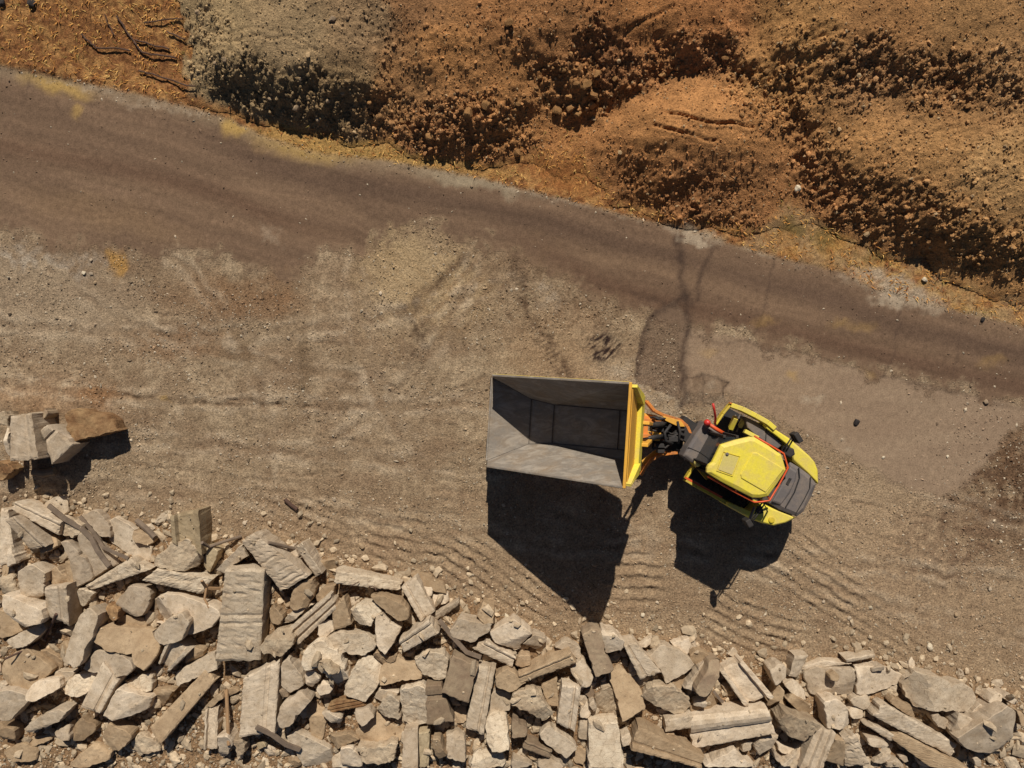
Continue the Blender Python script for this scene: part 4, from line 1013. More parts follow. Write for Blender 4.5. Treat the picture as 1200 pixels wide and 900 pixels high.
# crop, shape, storey in the pile, visible thickness, material, outline, [landmark name, label]
# shapes: p = broken polygon; q:profile = cast piece running from the first edge (p0-p1) to the last (p3-p2)
CH = [
 ('A','p',0,.14,'conc',[(250,100),(340,58),(380,50),(388,150),(330,188),(265,145)]),
 ('A','q:ledge',1,.34,'conc',[(68,135),(95,86),(347,207),(335,288)],'the ledged beam by the black shadow','pale concrete beam with a stepped ledge, at the top of the rubble near the black shadow'),
 ('A','p',1,.34,'conc_rough',[(335,215),(385,190),(480,210),(490,250),(440,302),(340,288)]),
 ('A','q:ledge',2,.4,'conc',[(50,185),(112,166),(272,350),(178,378)],'the grooved left beam','long grooved beam with a dark broken lower end, far left of the rubble'),
 ('A','p',0,.3,'conc_dust',[(180,250),(330,300),(352,340),(270,392),(210,330)]),
 ('A','q:flat',1,.35,'conc',[(0,130),(40,140),(82,425),(0,470)]),
 ('A','p',2,.25,'conc',[(0,360),(22,365),(68,462),(0,492)]),
 ('A','p',0,.25,'conc',[(480,170),(560,138),(640,225),(650,295),(590,292),(540,240)]),
 ('A','p',0,.3,'conc',[(632,215),(680,182),(770,230),(892,350),(880,442),(790,420),(655,335),(625,280)],'the wide pale plate','wide pale plate with a scuffed face below the pole-like dark timber'),
 ('A','p',0,.3,'conc',[(470,290),(510,262),(570,330),(665,460),(540,532),(490,380)]),
 ('A','p',1,.3,'conc',[(348,330),(400,312),(470,400),(500,415),(532,540),(520,562),(430,600),(405,430)]),
 ('A','q:rough',2,.38,'conc_crack',[(485,590),(530,612),(885,485),(765,418)],'the crosswise beam','coarse beam lying crosswise above a black gap in the upper left rubble'),
 ('A','q:channel',1,.5,'conc_rim',[(1000,175),(1168,138),(1184,400),(1012,335)],'the upright channel block','upright olive-faced channel block with pale rims, standing highest at the upper left'),
 ('A','p',2,.36,'conc_rough',[(900,430),(1020,320),(1110,308),(1182,400),(1150,472),(1060,512),(900,472)],'the knobbly grey block','dark knobbly block of exposed aggregate below the upright channel block'),
 ('A','q:rough',2,.36,'conc_crack',[(828,550),(925,478),(1240,548),(1175,640)]),
 ('A','p',2,.28,'conc',[(670,690),(760,578),(870,600),(882,650),(842,762),(780,772),(700,732)],'the flat kite stone','flat kite-shaped pale stone below the crosswise beam'),
 ('W','p',1,.36,'conc',[(175,706),(192,696),(212,697),(258,712),(261,720),(250,734),(226,745),(200,740),(175,735)]),
 ('W','p',2,.3,'conc',[(175,742),(199,724),(215,717),(224,728),(214,750),(195,757),(178,752)]),
 ('A','p',0,.3,'conc_dust',[(700,745),(845,780),(855,842),(695,832)]),
 ('A','p',1,.42,'conc',[(98,500),(195,446),(285,500),(265,570),(250,640),(150,692),(98,640)]),
 ('A','q:ledge',2,.36,'conc',[(262,590),(412,570),(402,822),(258,770)]),
 ('A','p',0,.25,'conc_dust',[(280,510),(330,470),(400,540),(372,582),(285,572)]),
 ('A','q:flat',1,.3,'conc_dust',[(383,440),(422,438),(445,712),(398,700)]),
 ('A','p',1,.25,'conc_crack',[(430,620),(500,588),(560,622),(480,712),(428,702)]),
 ('W','p',3,.38,'conc',[(82,780),(72,778),(82,744),(92,720),(104,711),(116,720),(112,742),(100,762),(98,777),(88,785)],'the tall worn beam stub','tall worn beam stub leaning between brown plates at the left'),
 ('A','p',1,.26,'conc_rust',[(600,712),(690,710),(710,762),(660,802),(608,762)]),
 ('A','p',0,.24,'conc_dust',[(590,740),(640,780),(640,812),(588,802)]),
 ('A','p',1,.4,'conc',[(0,640),(60,650),(250,720),(262,792),(140,832),(40,770),(0,720)]),
 ('A','p',0,.35,'conc_dust',[(0,720),(60,760),(142,842),(60,882),(0,890)]),
 ('B','p',2,.34,'conc',[(22,165),(88,120),(230,58),(262,90),(170,182),(90,212),(28,182)]),
 ('A','p',0,.3,'conc_rough',[(0,520),(70,528),(92,622),(0,642)]),
 ('A','p',0,.22,'conc_dust',[(800,250),(925,300),(882,342),(800,312)]),
 ('B','p',1,.3,'conc_dust',[(-10,285),(150,190),(305,322),(280,362),(140,462),(108,460),(28,420),(-10,365)],'the broad smooth slab','broad smooth brown slab at the left edge of the photo'),
 ('B','p',0,.25,'conc_dust',[(215,212),(290,203),(362,260),(362,312),(312,332),(230,252)]),
 ('B','p',2,.34,'conc',[(-10,442),(60,438),(182,490),(50,634),(-10,624)]),
 ('B','p',1,.3,'conc',[(152,450),(200,398),(320,388),(338,440),(262,482),(210,502),(158,482)]),
 ('B','p',0,.24,'conc',[(298,380),(332,333),(442,335),(420,382),(340,422)]),
 ('B','p',1,.3,'conc',[(540,222),(640,210),(760,250),(792,312),(770,347),(690,367),(560,352),(468,332)]),
 ('B','p',2,.28,'conc_crack',[(348,432),(450,348),(562,350),(562,422),(480,482),(388,472)]),
 ('B','q:ledge',3,.36,'conc',[(475,542),(590,582),(690,395),(600,278)],'the notched pale beam','very pale notched beam lying on two broad slabs in the lower left'),
 ('B','p',1,.36,'conc_dust',[(570,80),(640,70),(885,110),(932,150),(910,252),(850,332),(790,292),(768,232),(640,212),(560,142)],'the long brown plate','long brown dusty plate left of the biggest cracked beam'),
 ('B','p',2,.2,'conc',[(512,192),(580,158),(607,180),(540,242)]),
 ('B','q:channel',2,.42,'conc',[(922,290),(985,342),(1112,218),(1000,128)],'the hollow beam end','beam piece with a hollow dark edge left of the biggest cracked beam'),
 ('B','p',1,.26,'conc_crack',[(715,402),(880,338),(892,442),(850,462),(748,422)]),
 ('B','p',2,.38,'conc',[(615,585),(690,428),(882,500),(852,572),(790,602),(660,622)]),
 ('B','p',0,.24,'conc_dust',[(883,542),(878,450),(1035,428),(932,562)]),
 ('W','q:flat',2,.42,'conc_dust',[(176,852),(188,873),(252,798),(240,785)],'the long smooth slab','long smooth slab lying diagonally at the lower left, over a black gap'),
 ('W','p',1,.36,'conc',[(201,792),(220,780),(252,764),(255,784),(225,797),(205,806)]),
 ('B','p',2,.32,'conc',[(118,690),(150,655),(330,548),(402,560),(372,612),(250,672),(150,712)],'the pointed stone','pointed pale stone lying on bare soil near the lower left corner'),
 ('B','p',0,.24,'conc_dust',[(128,742),(300,700),(302,732),(200,772)]),
 ('B','p',1,.26,'conc',[(308,702),(390,653),(410,737),(350,742)]),
 ('B','p',1,.3,'conc_dust',[(408,682),(480,598),(562,660),(552,692),(480,752),(413,737)]),
 ('B','p',1,.3,'conc_dust',[(588,722),(640,638),(762,690),(772,732),(700,802),(650,817)]),
 ('B','p',0,.3,'conc_dust',[(-10,640),(86,680),(82,752),(-10,742)]),
 ('B','p',0,.25,'conc_dust',[(28,802),(120,758),(202,802),(200,862),(80,862)]),
 ('B','p',0,.25,'conc_dust',[(400,882),(540,768),(642,802),(640,852),(540,882),(500,902),(400,902)]),
 ('B','p',0,.22,'conc_rough',[(758,772),(800,698),(900,740),(932,802),(800,832)]),
 ('B','p',0,.24,'conc_dust',[(1085,178),(1192,215),(1182,252),(1088,292)]),
 ('B','p',0,.22,'conc',[(-8,400),(40,408),(32,442),(-8,470)]),
 ('C','q:ribs',1,.46,'conc',[(415,172),(486,122),(806,378),(640,474)],'the broad sloping beam','broad ribbed beam sloping down behind the biggest cracked beam'),
 ('C','p',1,.4,'conc',[(248,352),(420,186),(446,262),(330,332),(300,372)]),
 ('C','p',1,.36,'conc_dust',[(690,552),(700,500),(730,428),(830,388),(848,460),(800,562),(720,582)]),
 ('C','q:ribs',4,.5,'conc_crack',[(335,318),(552,330),(508,892),(255,886)],'the biggest cracked beam','biggest cracked concrete beam, pale and cross-ribbed, lying highest on the rubble'),
 ('C','p',1,.36,'conc_rim',[(183,322),(215,193),(282,220),(270,272),(220,362)]),
 ('C','q:flat',2,.34,'conc',[(733,200),(778,178),(887,362),(840,392)]),
 ('C','p',0,.3,'conc',[(665,222),(720,193),(748,260),(720,292),(668,252)]),
 ('C','p',0,.28,'conc_dust',[(858,292),(960,268),(1002,330),(980,382),(880,372)]),
 ('W','q:rough',2,.32,'conc_crack',[(393,682),(394,667),(471,684),(467,694)],'the long thin beam','long thin rough beam above a dark hollow, along the upper edge of the rubble'),
 ('C','q:groove2',3,.36,'conc',[(690,680),(738,792),(978,560),(938,468)],'the twin-grooved beam','long beam with two grooves, right of the biggest cracked beam'),
 ('C','p',1,.3,'conc',[(638,662),(740,548),(832,540),(700,652)]),
 ('C','p',3,.4,'conc_rough',[(518,792),(600,698),(690,678),(722,740),(700,802),(650,852),(530,832)]),
 ('C','q:flat',2,.3,'conc_dust',[(943,572),(1018,490),(1062,660),(950,704)]),
 ('E','p',2,.4,'conc_crack',[(42,382),(100,343),(200,333),(242,380),(190,422),(180,472),(100,472),(58,432)],'the knobbly white lump','knobbly whitish lump below the long thin beam'),
 ('C','p',0,.3,'conc',[(868,642),(940,638),(952,702),(900,742),(868,722)]),
 ('W','p',2,.34,'conc_crack',[(380,750),(392,741),(430,743),(441,753),(438,763),(428,769),(386,763)]),
 ('C','p',0,.26,'conc_dust',[(568,592),(600,548),(662,610),(640,662),(588,652)]),
 ('C','p',0,.24,'conc_dust',[(848,492),(900,438),(962,430),(950,482),(860,532)]),
 ('D','q:ledge',3,.42,'conc',[(400,722),(612,702),(642,262),(428,368)],'the slab with a raised edge','large pale slab with a raised right edge, below the biggest cracked beam'),
 ('D','p',1,.32,'conc',[(648,292),(690,248),(772,370),(777,422),(700,472),(648,432)]),
 ('D','p',2,.34,'conc',[(622,642),(640,528),(760,458),(822,510),(740,602),(700,662),(640,672)]),
 ('D','p',1,.42,'conc_crack',[(763,282),(790,198),(880,148),(912,170),(982,230),(1002,270),(1032,400),(960,442),(860,312),(790,332)],'the round-backed slab','round-backed slab of whitish concrete with chips lying on it'),
 ('D','p',2,.24,'conc',[(778,352),(850,318),(882,380),(820,442),(783,422)]),
 ('D','p',2,.24,'conc',[(853,442),(890,388),(952,430),(942,462),(870,482)]),
 ('D','p',3,.16,'conc_rough',[(858,292),(900,283),(982,345),(940,362)]),
 ('W','p',2,.36,'conc_crack',[(402,811),(410,790),(420,772),(431,769),(448,780),(451,787),(441,808),(428,825),(405,816)],'the rippled plate','pale plate with a rippled face, left of the brown shadowed slab'),
 ('D','q:groove2',3,.24,'conc_rust',[(913,575),(930,520),(1102,498),(1142,545)]),
 ('D','p',1,.26,'conc',[(878,592),(920,568),(1002,610),(990,652),(930,642)]),
 ('D','p',2,.22,'conc',[(1068,582),(1180,558),(1197,590),(1120,657),(1088,632)]),
 ('D','q:channel',1,.3,'conc',[(198,790),(272,792),(277,548),(205,558)],'the twin-rib channel','narrow upright channel with two pale ribs near the bottom edge'),
 ('D','p',1,.24,'conc',[(283,702),(340,688),(372,750),(310,862),(268,872)]),
 ('D','p',1,.3,'conc_rough',[(358,742),(420,728),(442,802),(390,842)]),
 ('D','p',1,.24,'conc_dust',[(198,542),(290,458),(312,490),(230,552)]),
 ('D','p',0,.3,'conc',[(688,712),(740,678),(930,790),(942,902),(780,902),(730,802)]),
 ('D','p',0,.22,'conc_dust',[(798,532),(880,488),(912,620),(880,762),(828,742)]),
 ('D','p',1,.2,'conc_rim',[(488,762),(540,738),(562,770),(510,802)]),
 ('D','p',0,.22,'conc',[(1088,772),(1190,758),(1202,860),(1140,852)]),
 ('D','p',0,.24,'conc',[(940,852),(1040,768),(1122,830),(1120,902),(950,902)]),
 ('D','p',0,.18,'conc_dust',[(918,722),(1050,698),(1102,730),(970,802)]),
 ('D','p',2,.2,'conc_grey',[(638,442),(680,428),(692,490),(650,492)]),
 ('D','p',1,.2,'conc_dust',[(298,452),(370,428),(402,450),(330,492)]),
 ('E','q:ledge',3,.36,'conc',[(436,178),(352,238),(463,442),(548,388)],'the upright ledged block','steep block with a ledge on its left side, at the rubble\'s upper edge'),
 ('E','p',0,.24,'conc_dust',[(403,172),(440,138),(600,220),(612,272),(540,262),(450,222)]),
 ('E','q:flat',2,.26,'conc',[(552,442),(535,402),(690,308),(692,346)],'the level bar','slim bar leaning against the steep ledged block'),
 ('E','p',0,.22,'conc',[(528,292),(620,273),(632,320),(550,352)]),
 ('E','p',0,.18,'conc',[(478,252),(530,248),(532,300),(500,302)]),
 ('E','p',1,.36,'conc_dust',[(165,302),(230,288),(360,338),(402,380),(390,432),(340,447),(250,382)]),
 ('E','p',2,.36,'conc',[(193,422),(240,388),(290,448),(352,480),(330,532),(260,642),(208,602)]),
 ('E','q:ledge',3,.4,'conc',[(360,635),(333,560),(512,426),(575,505)],'the split block','thick block with a split along its top, right of two pale lumps'),
 ('E','p',1,.36,'conc',[(636,502),(690,418),(830,458),(885,450),(872,502),(770,574),(640,532)],'the hollowed block','block with a hollowed top and a thick lower edge near the tyre ridges'),
 ('E','p',1,.3,'conc_dust',[(788,422),(830,333),(897,360),(892,452),(840,462)]),
 ('E','p',1,.4,'conc',[(870,508),(1010,423),(1120,510),(1058,592),(1030,628),(885,562)],'the square thick block','thick squarish block with rubble on top, beside the big skip shadow\'s left'),
 ('E','p',1,.34,'conc',[(1063,572),(1130,508),(1206,542),(1160,637)]),
 ('E','q:ledge',2,.3,'conc',[(765,605),(850,553),(1024,645),(1000,712)]),
 ('E','p',1,.26,'conc_dust',[(1018,702),(1040,638),(1107,640),(1112,702),(1060,717)]),
 ('E','p',1,.36,'conc_dust',[(897,772),(970,713),(1083,802),(1000,862),(908,832)]),
 ('F','q:flat',2,.4,'conc_grey',[(703,378),(780,108),(962,182),(893,446)],'the brown shadowed slab','brown-faced slab with white rims in the middle of the rubble'),
 ('F','q:ledge',3,.4,'conc',[(958,180),(1087,182),(1000,668),(868,625)],'the long grooved plank','long pale cast plank with a groove along its right side, mid rubble'),
 ('F','p',1,.36,'conc_crack',[(513,132),(600,73),(700,80),(752,120),(740,262),(690,302),(600,262),(560,252)]),
 ('F','p',0,.3,'conc_dust',[(268,272),(285,188),(380,128),(470,168),(557,188),(562,272),(430,282),(280,312)],'the bare brown flat','flat brown plate with a jagged dark lower edge, right of the rippled plate'),
 ('F','p',2,.22,'conc_dust',[(228,112),(300,178),(370,148),(372,182),(340,207),(250,152)]),
 ('F','p',1,.36,'conc_crack',[(408,342),(560,288),(602,310),(612,602),(500,632),(428,602)]),
 ('F','q:ledge',1,.38,'conc_grey',[(605,590),(592,312),(702,312),(790,582)]),
 ('F','p',1,.3,'conc_crack',[(238,512),(330,373),(402,410),(412,562),(330,562)]),
 ('F','p',0,.3,'conc_dust',[(108,642),(240,528),(340,558),(442,610),(420,692),(380,742),(240,747),(118,702)]),
 ('F','p',1,.24,'conc_rough',[(108,752),(240,745),(402,720),(382,832),(280,872),(158,862)]),
 ('F','p',2,.24,'conc',[(88,502),(190,488),(237,540),(150,612),(98,562)]),
 ('F','q:flat',1,.34,'conc',[(428,882),(438,640),(532,633),(542,902)]),
 ('F','q:flat',2,.3,'conc_rim',[(553,902),(543,650),(622,638),(612,902)]),
 ('F','p',1,.3,'conc_dust',[(638,692),(690,688),(742,830),(680,862),(638,762)]),
 ('F','p',1,.32,'conc',[(738,672),(800,648),(872,700),(872,862),(780,842),(733,822)]),
 ('F','p',1,.34,'conc_crack',[(1018,562),(1060,518),(1160,558),(1182,762),(1060,782),(1018,702)]),
 ('F','p',0,.3,'conc',[(1048,402),(1090,348),(1192,370),(1182,502),(1048,502)]),
 ('F','p',1,.3,'conc_crack',[(918,822),(960,788),(1140,808),(1152,902),(920,902)]),
 ('F','p',0,.26,'conc_dust',[(778,462),(880,458),(882,562),(800,602)]),
 ('F','p',0,.26,'conc',[(-4,762),(60,748),(152,820),(140,892),(0,902)]),
 ('F','p',0,.22,'conc',[(228,422),(260,348),(402,360),(382,402),(290,442)]),
 ('E','p',2,.2,'conc_dust',[(183,642),(210,608),(302,660),(312,690),(260,722)]),
 ('G','p',3,.46,'conc_grey',[(408,122),(480,83),(522,90),(552,242),(602,312),(592,342),(490,374),(468,302)],'the dark-faced slab','dark brown-faced slab standing right below the tip of the skip shadow'),
 ('G','p',2,.4,'conc',[(520,92),(600,108),(662,160),(652,212),(550,244)]),
 ('G','q:ledge',2,.46,'conc',[(722,158),(648,172),(752,388),(884,352)],'the moulded beam','beam with moulded lower edge and black shade beneath, right of the dark-faced slab'),
 ('G','p',1,.36,'conc',[(798,252),(880,178),(1000,218),(1072,290),(1040,332),(900,404),(868,322)],'the pale fan slab','pale fan-shaped slab with a ragged lower edge near the row\'s upper middle'),
 ('G','p',1,.24,'conc',[(738,182),(820,133),(822,170),(770,202)]),
 ('G','p',1,.24,'conc_rough',[(808,172),(830,138),(870,150),(872,190),(820,207)]),
 ('G','p',1,.26,'conc',[(933,177),(1040,138),(1052,190),(1020,242),(960,202)]),
 ('G','p',0,.3,'conc_dust',[(1038,242),(1080,203),(1162,240),(1162,282),(1100,322),(1058,282)]),
 ('W','p',2,.42,'conc_grey',[(817,814),(812,806),(822,790),(834,774),(846,775),(844,789),(828,814)]),
 ('W','p',1,.34,'conc',[(801,807),(813,791),(826,777),(829,784),(818,812)]),
 ('G','p',0,.3,'conc_dust',[(568,372),(632,318),(752,430),(772,542),(640,604),(618,500)],'the smooth brown flag','smooth brown flagstone-like slab lying low under the moulded beam'),
 ('G','p',0,.24,'conc_rough',[(488,472),(560,418),(620,500),(642,602),(570,602),(498,542)]),
 ('G','p',1,.36,'conc_rough',[(758,492),(800,418),(920,408),(1052,500),(1042,582),(960,602),(850,542)],'the gritty slab','gritty aggregate slab with a deep shadow under its lower left'),
 ('G','q:flat',2,.34,'conc',[(898,622),(905,692),(1075,660),(1062,588)],'the round-ended bar','round-ended light bar butting against the long trough beam'),
 ('W','q:roll',2,.42,'conc',[(815,884),(808,843),(898,827),(909,858)],'the long trough beam','long trough beam with a rolled upper rim and a dusty lower ledge'),
 ('G','q:ledge',3,.42,'conc',[(262,650),(372,702),(404,418),(292,400)],'the white upright beam','whitish beam leaning upright at the centre right of the rubble'),
 ('G','p',1,.36,'conc',[(338,322),(420,263),(482,370),(460,422),(400,432),(368,372)]),
 ('G','q:ledge',1,.38,'conc_dust',[(48,415),(42,358),(338,222),(382,285)],'the brown diagonal beam','brown diagonal beam pointing up at the dark-faced slab'),
 ('G','p',0,.3,'conc',[(258,192),(320,153),(402,200),(402,272),(330,222)]),
 ('G','p',1,.34,'conc_rough',[(-2,482),(100,433),(162,460),(242,602),(180,642),(60,562),(0,542)],'the crumbled mound','crumbly rough slab left of the whitish upright beam'),
 ('G','p',0,.3,'conc_dust',[(178,422),(260,368),(272,540),(220,542),(188,482)]),
 ('G','p',1,.36,'conc',[(158,702),(210,643),(373,770),(382,802),(320,852),(178,742)]),
 ('G','q:ledge',2,.3,'conc_grey',[(62,790),(72,738),(235,800),(222,845)]),
 ('G','q:flat',2,.44,'conc_crack',[(448,905),(452,640),(620,630),(660,905)],'the wide standing slab','wide rough slab at the bottom edge, right of the whitish upright beam'),
 ('G','q:ledge',2,.4,'conc_dust',[(738,658),(690,790),(1110,900),(1135,835)],'the tilted trough','brown tilted trough with a pale rim along the bottom edge'),
 ('G','p',0,.26,'conc',[(398,622),(450,608),(442,742),(388,732)]),
 ('G','p',1,.2,'conc',[(398,562),(440,518),(472,580),(450,612),(400,602)]),
 ('G','p',1,.22,'conc',[(448,522),(480,503),(502,560),(480,582)]),
 ('G','p',0,.22,'conc_grey',[(418,452),(460,428),(492,470),(460,502)]),
 ('G','p',1,.26,'conc',[(633,722),(690,698),(712,760),(650,782)]),
 ('G','p',0,.26,'conc_dust',[(338,812),(400,778),(442,802),(420,882),(368,872)]),
 ('G','p',1,.32,'conc_grey',[(-2,612),(92,680),(80,722),(-2,722)]),
 ('G','p',1,.28,'conc',[(-2,842),(122,882),(100,902),(0,902)]),
 ('G','p',1,.28,'conc',[(153,872),(220,848),(302,880),(290,905),(150,905)]),
 ('G','p',0,.24,'conc_dust',[(928,392),(1000,358),(1037,380),(980,442),(938,422)]),
 ('G','p',0,.24,'conc',[(268,372),(340,358),(342,402),(270,402)]),
 ('G','p',2,.16,'conc',[(1058,502),(1130,488),(1132,526),(1060,532)]),
 ('G','p',0,.24,'conc_dust',[(868,692),(950,698),(982,762),(900,722)]),
 ('H','q:channel',3,.46,'conc',[(243,315),(378,236),(548,436),(380,514)],'the open channel box','open channel box with a black hollow at its left side'),
 ('H','p',0,.22,'conc',[(275,190),(310,148),(382,212),(330,222)]),
 ('H','p',1,.34,'conc',[(533,292),(600,258),(662,290),(652,342),(570,387)]),
 ('H','q:flat',2,.36,'conc',[(663,335),(690,198),(775,200),(722,348)],'the little standing post','short post-like block standing beside the two flat slabs'),
 ('H','p',2,.28,'conc',[(618,372),(690,348),(772,430),(772,482),(720,482),(640,402)]),
 ('H','p',1,.32,'conc_dust',[(518,522),(590,378),(632,410),(622,452),(550,532)]),
 ('H','p',1,.3,'conc_dust',[(638,472),(680,438),(802,520),(797,572),(740,572)]),
 ('H','p',1,.44,'conc_rough',[(598,612),(640,558),(840,618),(832,662),(760,742),(650,712)],'the pitted boulder','pitted rough boulder between the long trough beam and ribbed posts'),
 ('H','p',0,.32,'conc_dust',[(548,602),(620,468),(652,520),(590,662)]),
 ('H','p',1,.28,'conc',[(758,332),(810,278),(1055,273),(1055,442),(940,452),(800,457)],'the left flat slab','left of two flat slabs lying side by side, with a stone on it'),
 ('I','p',1,.28,'conc',[(150,270),(300,258),(462,330),(452,382),(400,402),(250,442),(154,437)],'the right flat slab','right of two flat slabs lying side by side at the rubble edge'),
 ('H','q:flat',2,.24,'conc',[(748,300),(752,278),(870,228),(1035,238)]),
 ('I','q:flat',2,.2,'conc',[(95,240),(78,213),(290,198),(292,226)]),
 ('I','p',3,.14,'conc',[(208,252),(285,228),(292,260),(220,277)]),
 ('H','p',3,.2,'conc_dust',[(913,342),(945,303),(977,330),(972,357),(930,367)]),
 ('H','p',1,.4,'conc',[(868,482),(950,468),(1022,520),(1052,642),(990,672),(898,652)]),
 ('I','p',2,.3,'conc',[(118,482),(150,453),(242,453),(257,510),(220,547),(138,512)]),
 ('I','p',2,.28,'conc',[(108,542),(160,513),(207,545),(192,592),(128,592)]),
 ('H','q:groove2',3,.42,'conc',[(840,655),(955,680),(850,905),(722,900)],'the ribbed post','post with several ribs leaning at the bottom edge, right of centre'),
 ('H','q:ribs',2,.36,'conc',[(983,700),(1072,688),(1165,885),(1022,905)],'the plain pale plank','plain pale plank at the bottom edge beside the ribbed post'),
 ('H','q:flat',1,.34,'conc_dust',[(888,878),(938,708),(990,712),(1012,902)]),
 ('H','p',2,.32,'conc',[(438,762),(490,698),(597,700),(560,792),(480,832)]),
 ('H','p',2,.24,'conc',[(588,742),(700,778),(682,822),(600,802)]),
 ('H','p',1,.24,'conc',[(563,792),(642,860),(610,882),(568,842)]),
 ('H','p',1,.26,'conc',[(378,742),(440,738),(420,802),(368,802)]),
 ('H','p',1,.34,'conc',[(178,862),(330,783),(382,840),(462,892),(140,895)]),
 ('H','p',0,.24,'conc_dust',[(48,502),(170,438),(242,510),(242,552),(58,582)]),
 ('H','p',1,.28,'conc',[(608,882),(750,768),(762,802),(718,895)]),
 ('I','p',1,.44,'conc_crack',[(468,402),(550,318),(710,348),(762,388),(820,373),(912,440),(922,492),(860,554),(690,547),(560,542),(498,472)],'the huge rough boulder','huge flat-topped rough boulder on the right edge of the row'),
 ('I','q:flat',3,.34,'conc',[(258,575),(325,490),(795,758),(770,842)],'the long right beam','long beam bridging a black gap in the lower right rubble'),
 ('I','p',1,.26,'conc_dust',[(368,492),(390,463),(510,518),(542,602),(460,562)]),
 ('I','p',2,.3,'conc',[(613,572),(640,548),(792,640),(770,682),(660,642)]),
 ('I','p',1,.34,'conc',[(765,690),(800,558),(892,600),(832,682)]),
 ('I','p',2,.46,'conc',[(768,702),(960,568),(1080,498),(1164,550),(1152,864),(1050,834),(900,812),(820,772)],'the big fan boulder','big whitish fan-shaped boulder in the lower right corner'),
 ('I','p',1,.3,'conc',[(983,492),(1030,438),(1077,450),(1050,502),(1010,522)]),
 ('I','p',1,.3,'conc',[(1083,472),(1110,438),(1182,500),(1160,522)]),
 ('I','p',0,.3,'conc',[(858,572),(920,498),(1002,550),(890,602)]),
 ('I','q:flat',1,.32,'conc',[(228,642),(270,628),(405,700),(388,742)]),
 ('I','q:flat',1,.36,'conc_dust',[(378,722),(450,688),(850,895),(620,895)],'the long brown beam','long brown beam lying below and parallel to the bridging beam'),
 ('I','p',2,.26,'conc',[(233,722),(330,728),(367,760),(340,787),(238,762)]),
 ('I','p',2,.26,'conc',[(348,862),(430,848),(462,892),(350,898)]),
 ('I','p',2,.22,'conc',[(428,832),(470,818),(492,860),(460,872)]),
 ('I','p',2,.24,'conc',[(548,862),(640,848),(652,892),(570,898)]),
 ('I','p',1,.24,'conc',[(888,832),(930,838),(942,892),(900,892)]),
 ('I','p',0,.2,'conc',[(378,272),(430,288),(415,302),(388,287)]),
 ('I','p',1,.3,'conc_dust',[(1168,552),(1205,560),(1208,640),(1172,640)]),
 ('I','p',1,.24,'conc',[(278,872),(370,788),(382,830),(320,882)]),
 # the small heap at the left edge of the yard
 ('L','p',0,.3,'conc_rust',[(-20,545),(80,560),(102,600),(80,632),(-20,690)],'the ochre slab','ochre slab poking out below the banded precast box at the left'),
 ('L','p',1,.4,'conc_rough',[(-15,200),(40,208),(52,300),(-15,272)]),
 ('L','p',1,.5,'conc',[(20,300),(52,330),(62,530),(25,500)]),
 ('L','q:ledge',3,.62,'conc',[(42,225),(222,203),(302,522),(68,547)],'the banded precast box','banded precast box with a grooved side, on the small heap at the left'),
 ('L','q:ledge',2,.5,'conc',[(350,570),(292,330),(335,283),(506,428)],'the broken half box','broken half of a precast box leaning against the banded one'),
 ('L','p',1,.42,'conc_rust',[(442,222),(470,195),(560,180),(640,195),(732,213),(822,325),(742,352),(600,382),(508,407),(480,342)],'the rust-orange boulder','rust-orange flat boulder on bare ground, right of the precast boxes'),
 ('L','p',2,.4,'conc_grey',[(248,252),(310,168),(342,200),(290,272)]),
]
FILL_LABEL = 'small broken concrete lump wedged between larger pieces of the rubble'
GRP = 'broken concrete pieces in the rubble row'

hm_x0, hm_y0, hm_s = -14.0, -11.0, 0.04
hm_nx, hm_ny = int(28 / hm_s), int(11 / hm_s)
HX, HY = np.meshgrid(hm_x0 + (np.arange(hm_nx) + .5) * hm_s, hm_y0 + (np.arange(hm_ny) + .5) * hm_s)
PH = hsample(Hb, HX, HY).copy()

def in_poly(poly, x, y):
    m = np.zeros(x.shape, bool); n = len(poly)
    for i in range(n):
        x1, y1 = poly[i]; x2, y2 = poly[(i + 1) % n]
        cr = ((y1 > y) != (y2 > y)) & (x < (x2 - x1) * (y - y1) / (y2 - y1 + 1e-12) + x1)
        m ^= cr
    return m
def foot(poly):
    a = np.array(poly); i0 = max(0, int((a[:, 0].min() - hm_x0) / hm_s)); i1 = min(hm_nx, int((a[:, 0].max() - hm_x0) / hm_s) + 2)
    j0 = max(0, int((a[:, 1].min() - hm_y0) / hm_s)); j1 = min(hm_ny, int((a[:, 1].max() - hm_y0) / hm_s) + 2)
    if i1 <= i0 or j1 <= j0: return None
    sl = (slice(j0, j1), slice(i0, i1))
    return sl, in_poly(poly, HX[sl], HY[sl])
def signed_area(p): return 0.5 * sum(p[i][0] * p[(i + 1) % len(p)][1] - p[(i + 1) % len(p)][0] * p[i][1] for i in range(len(p)))

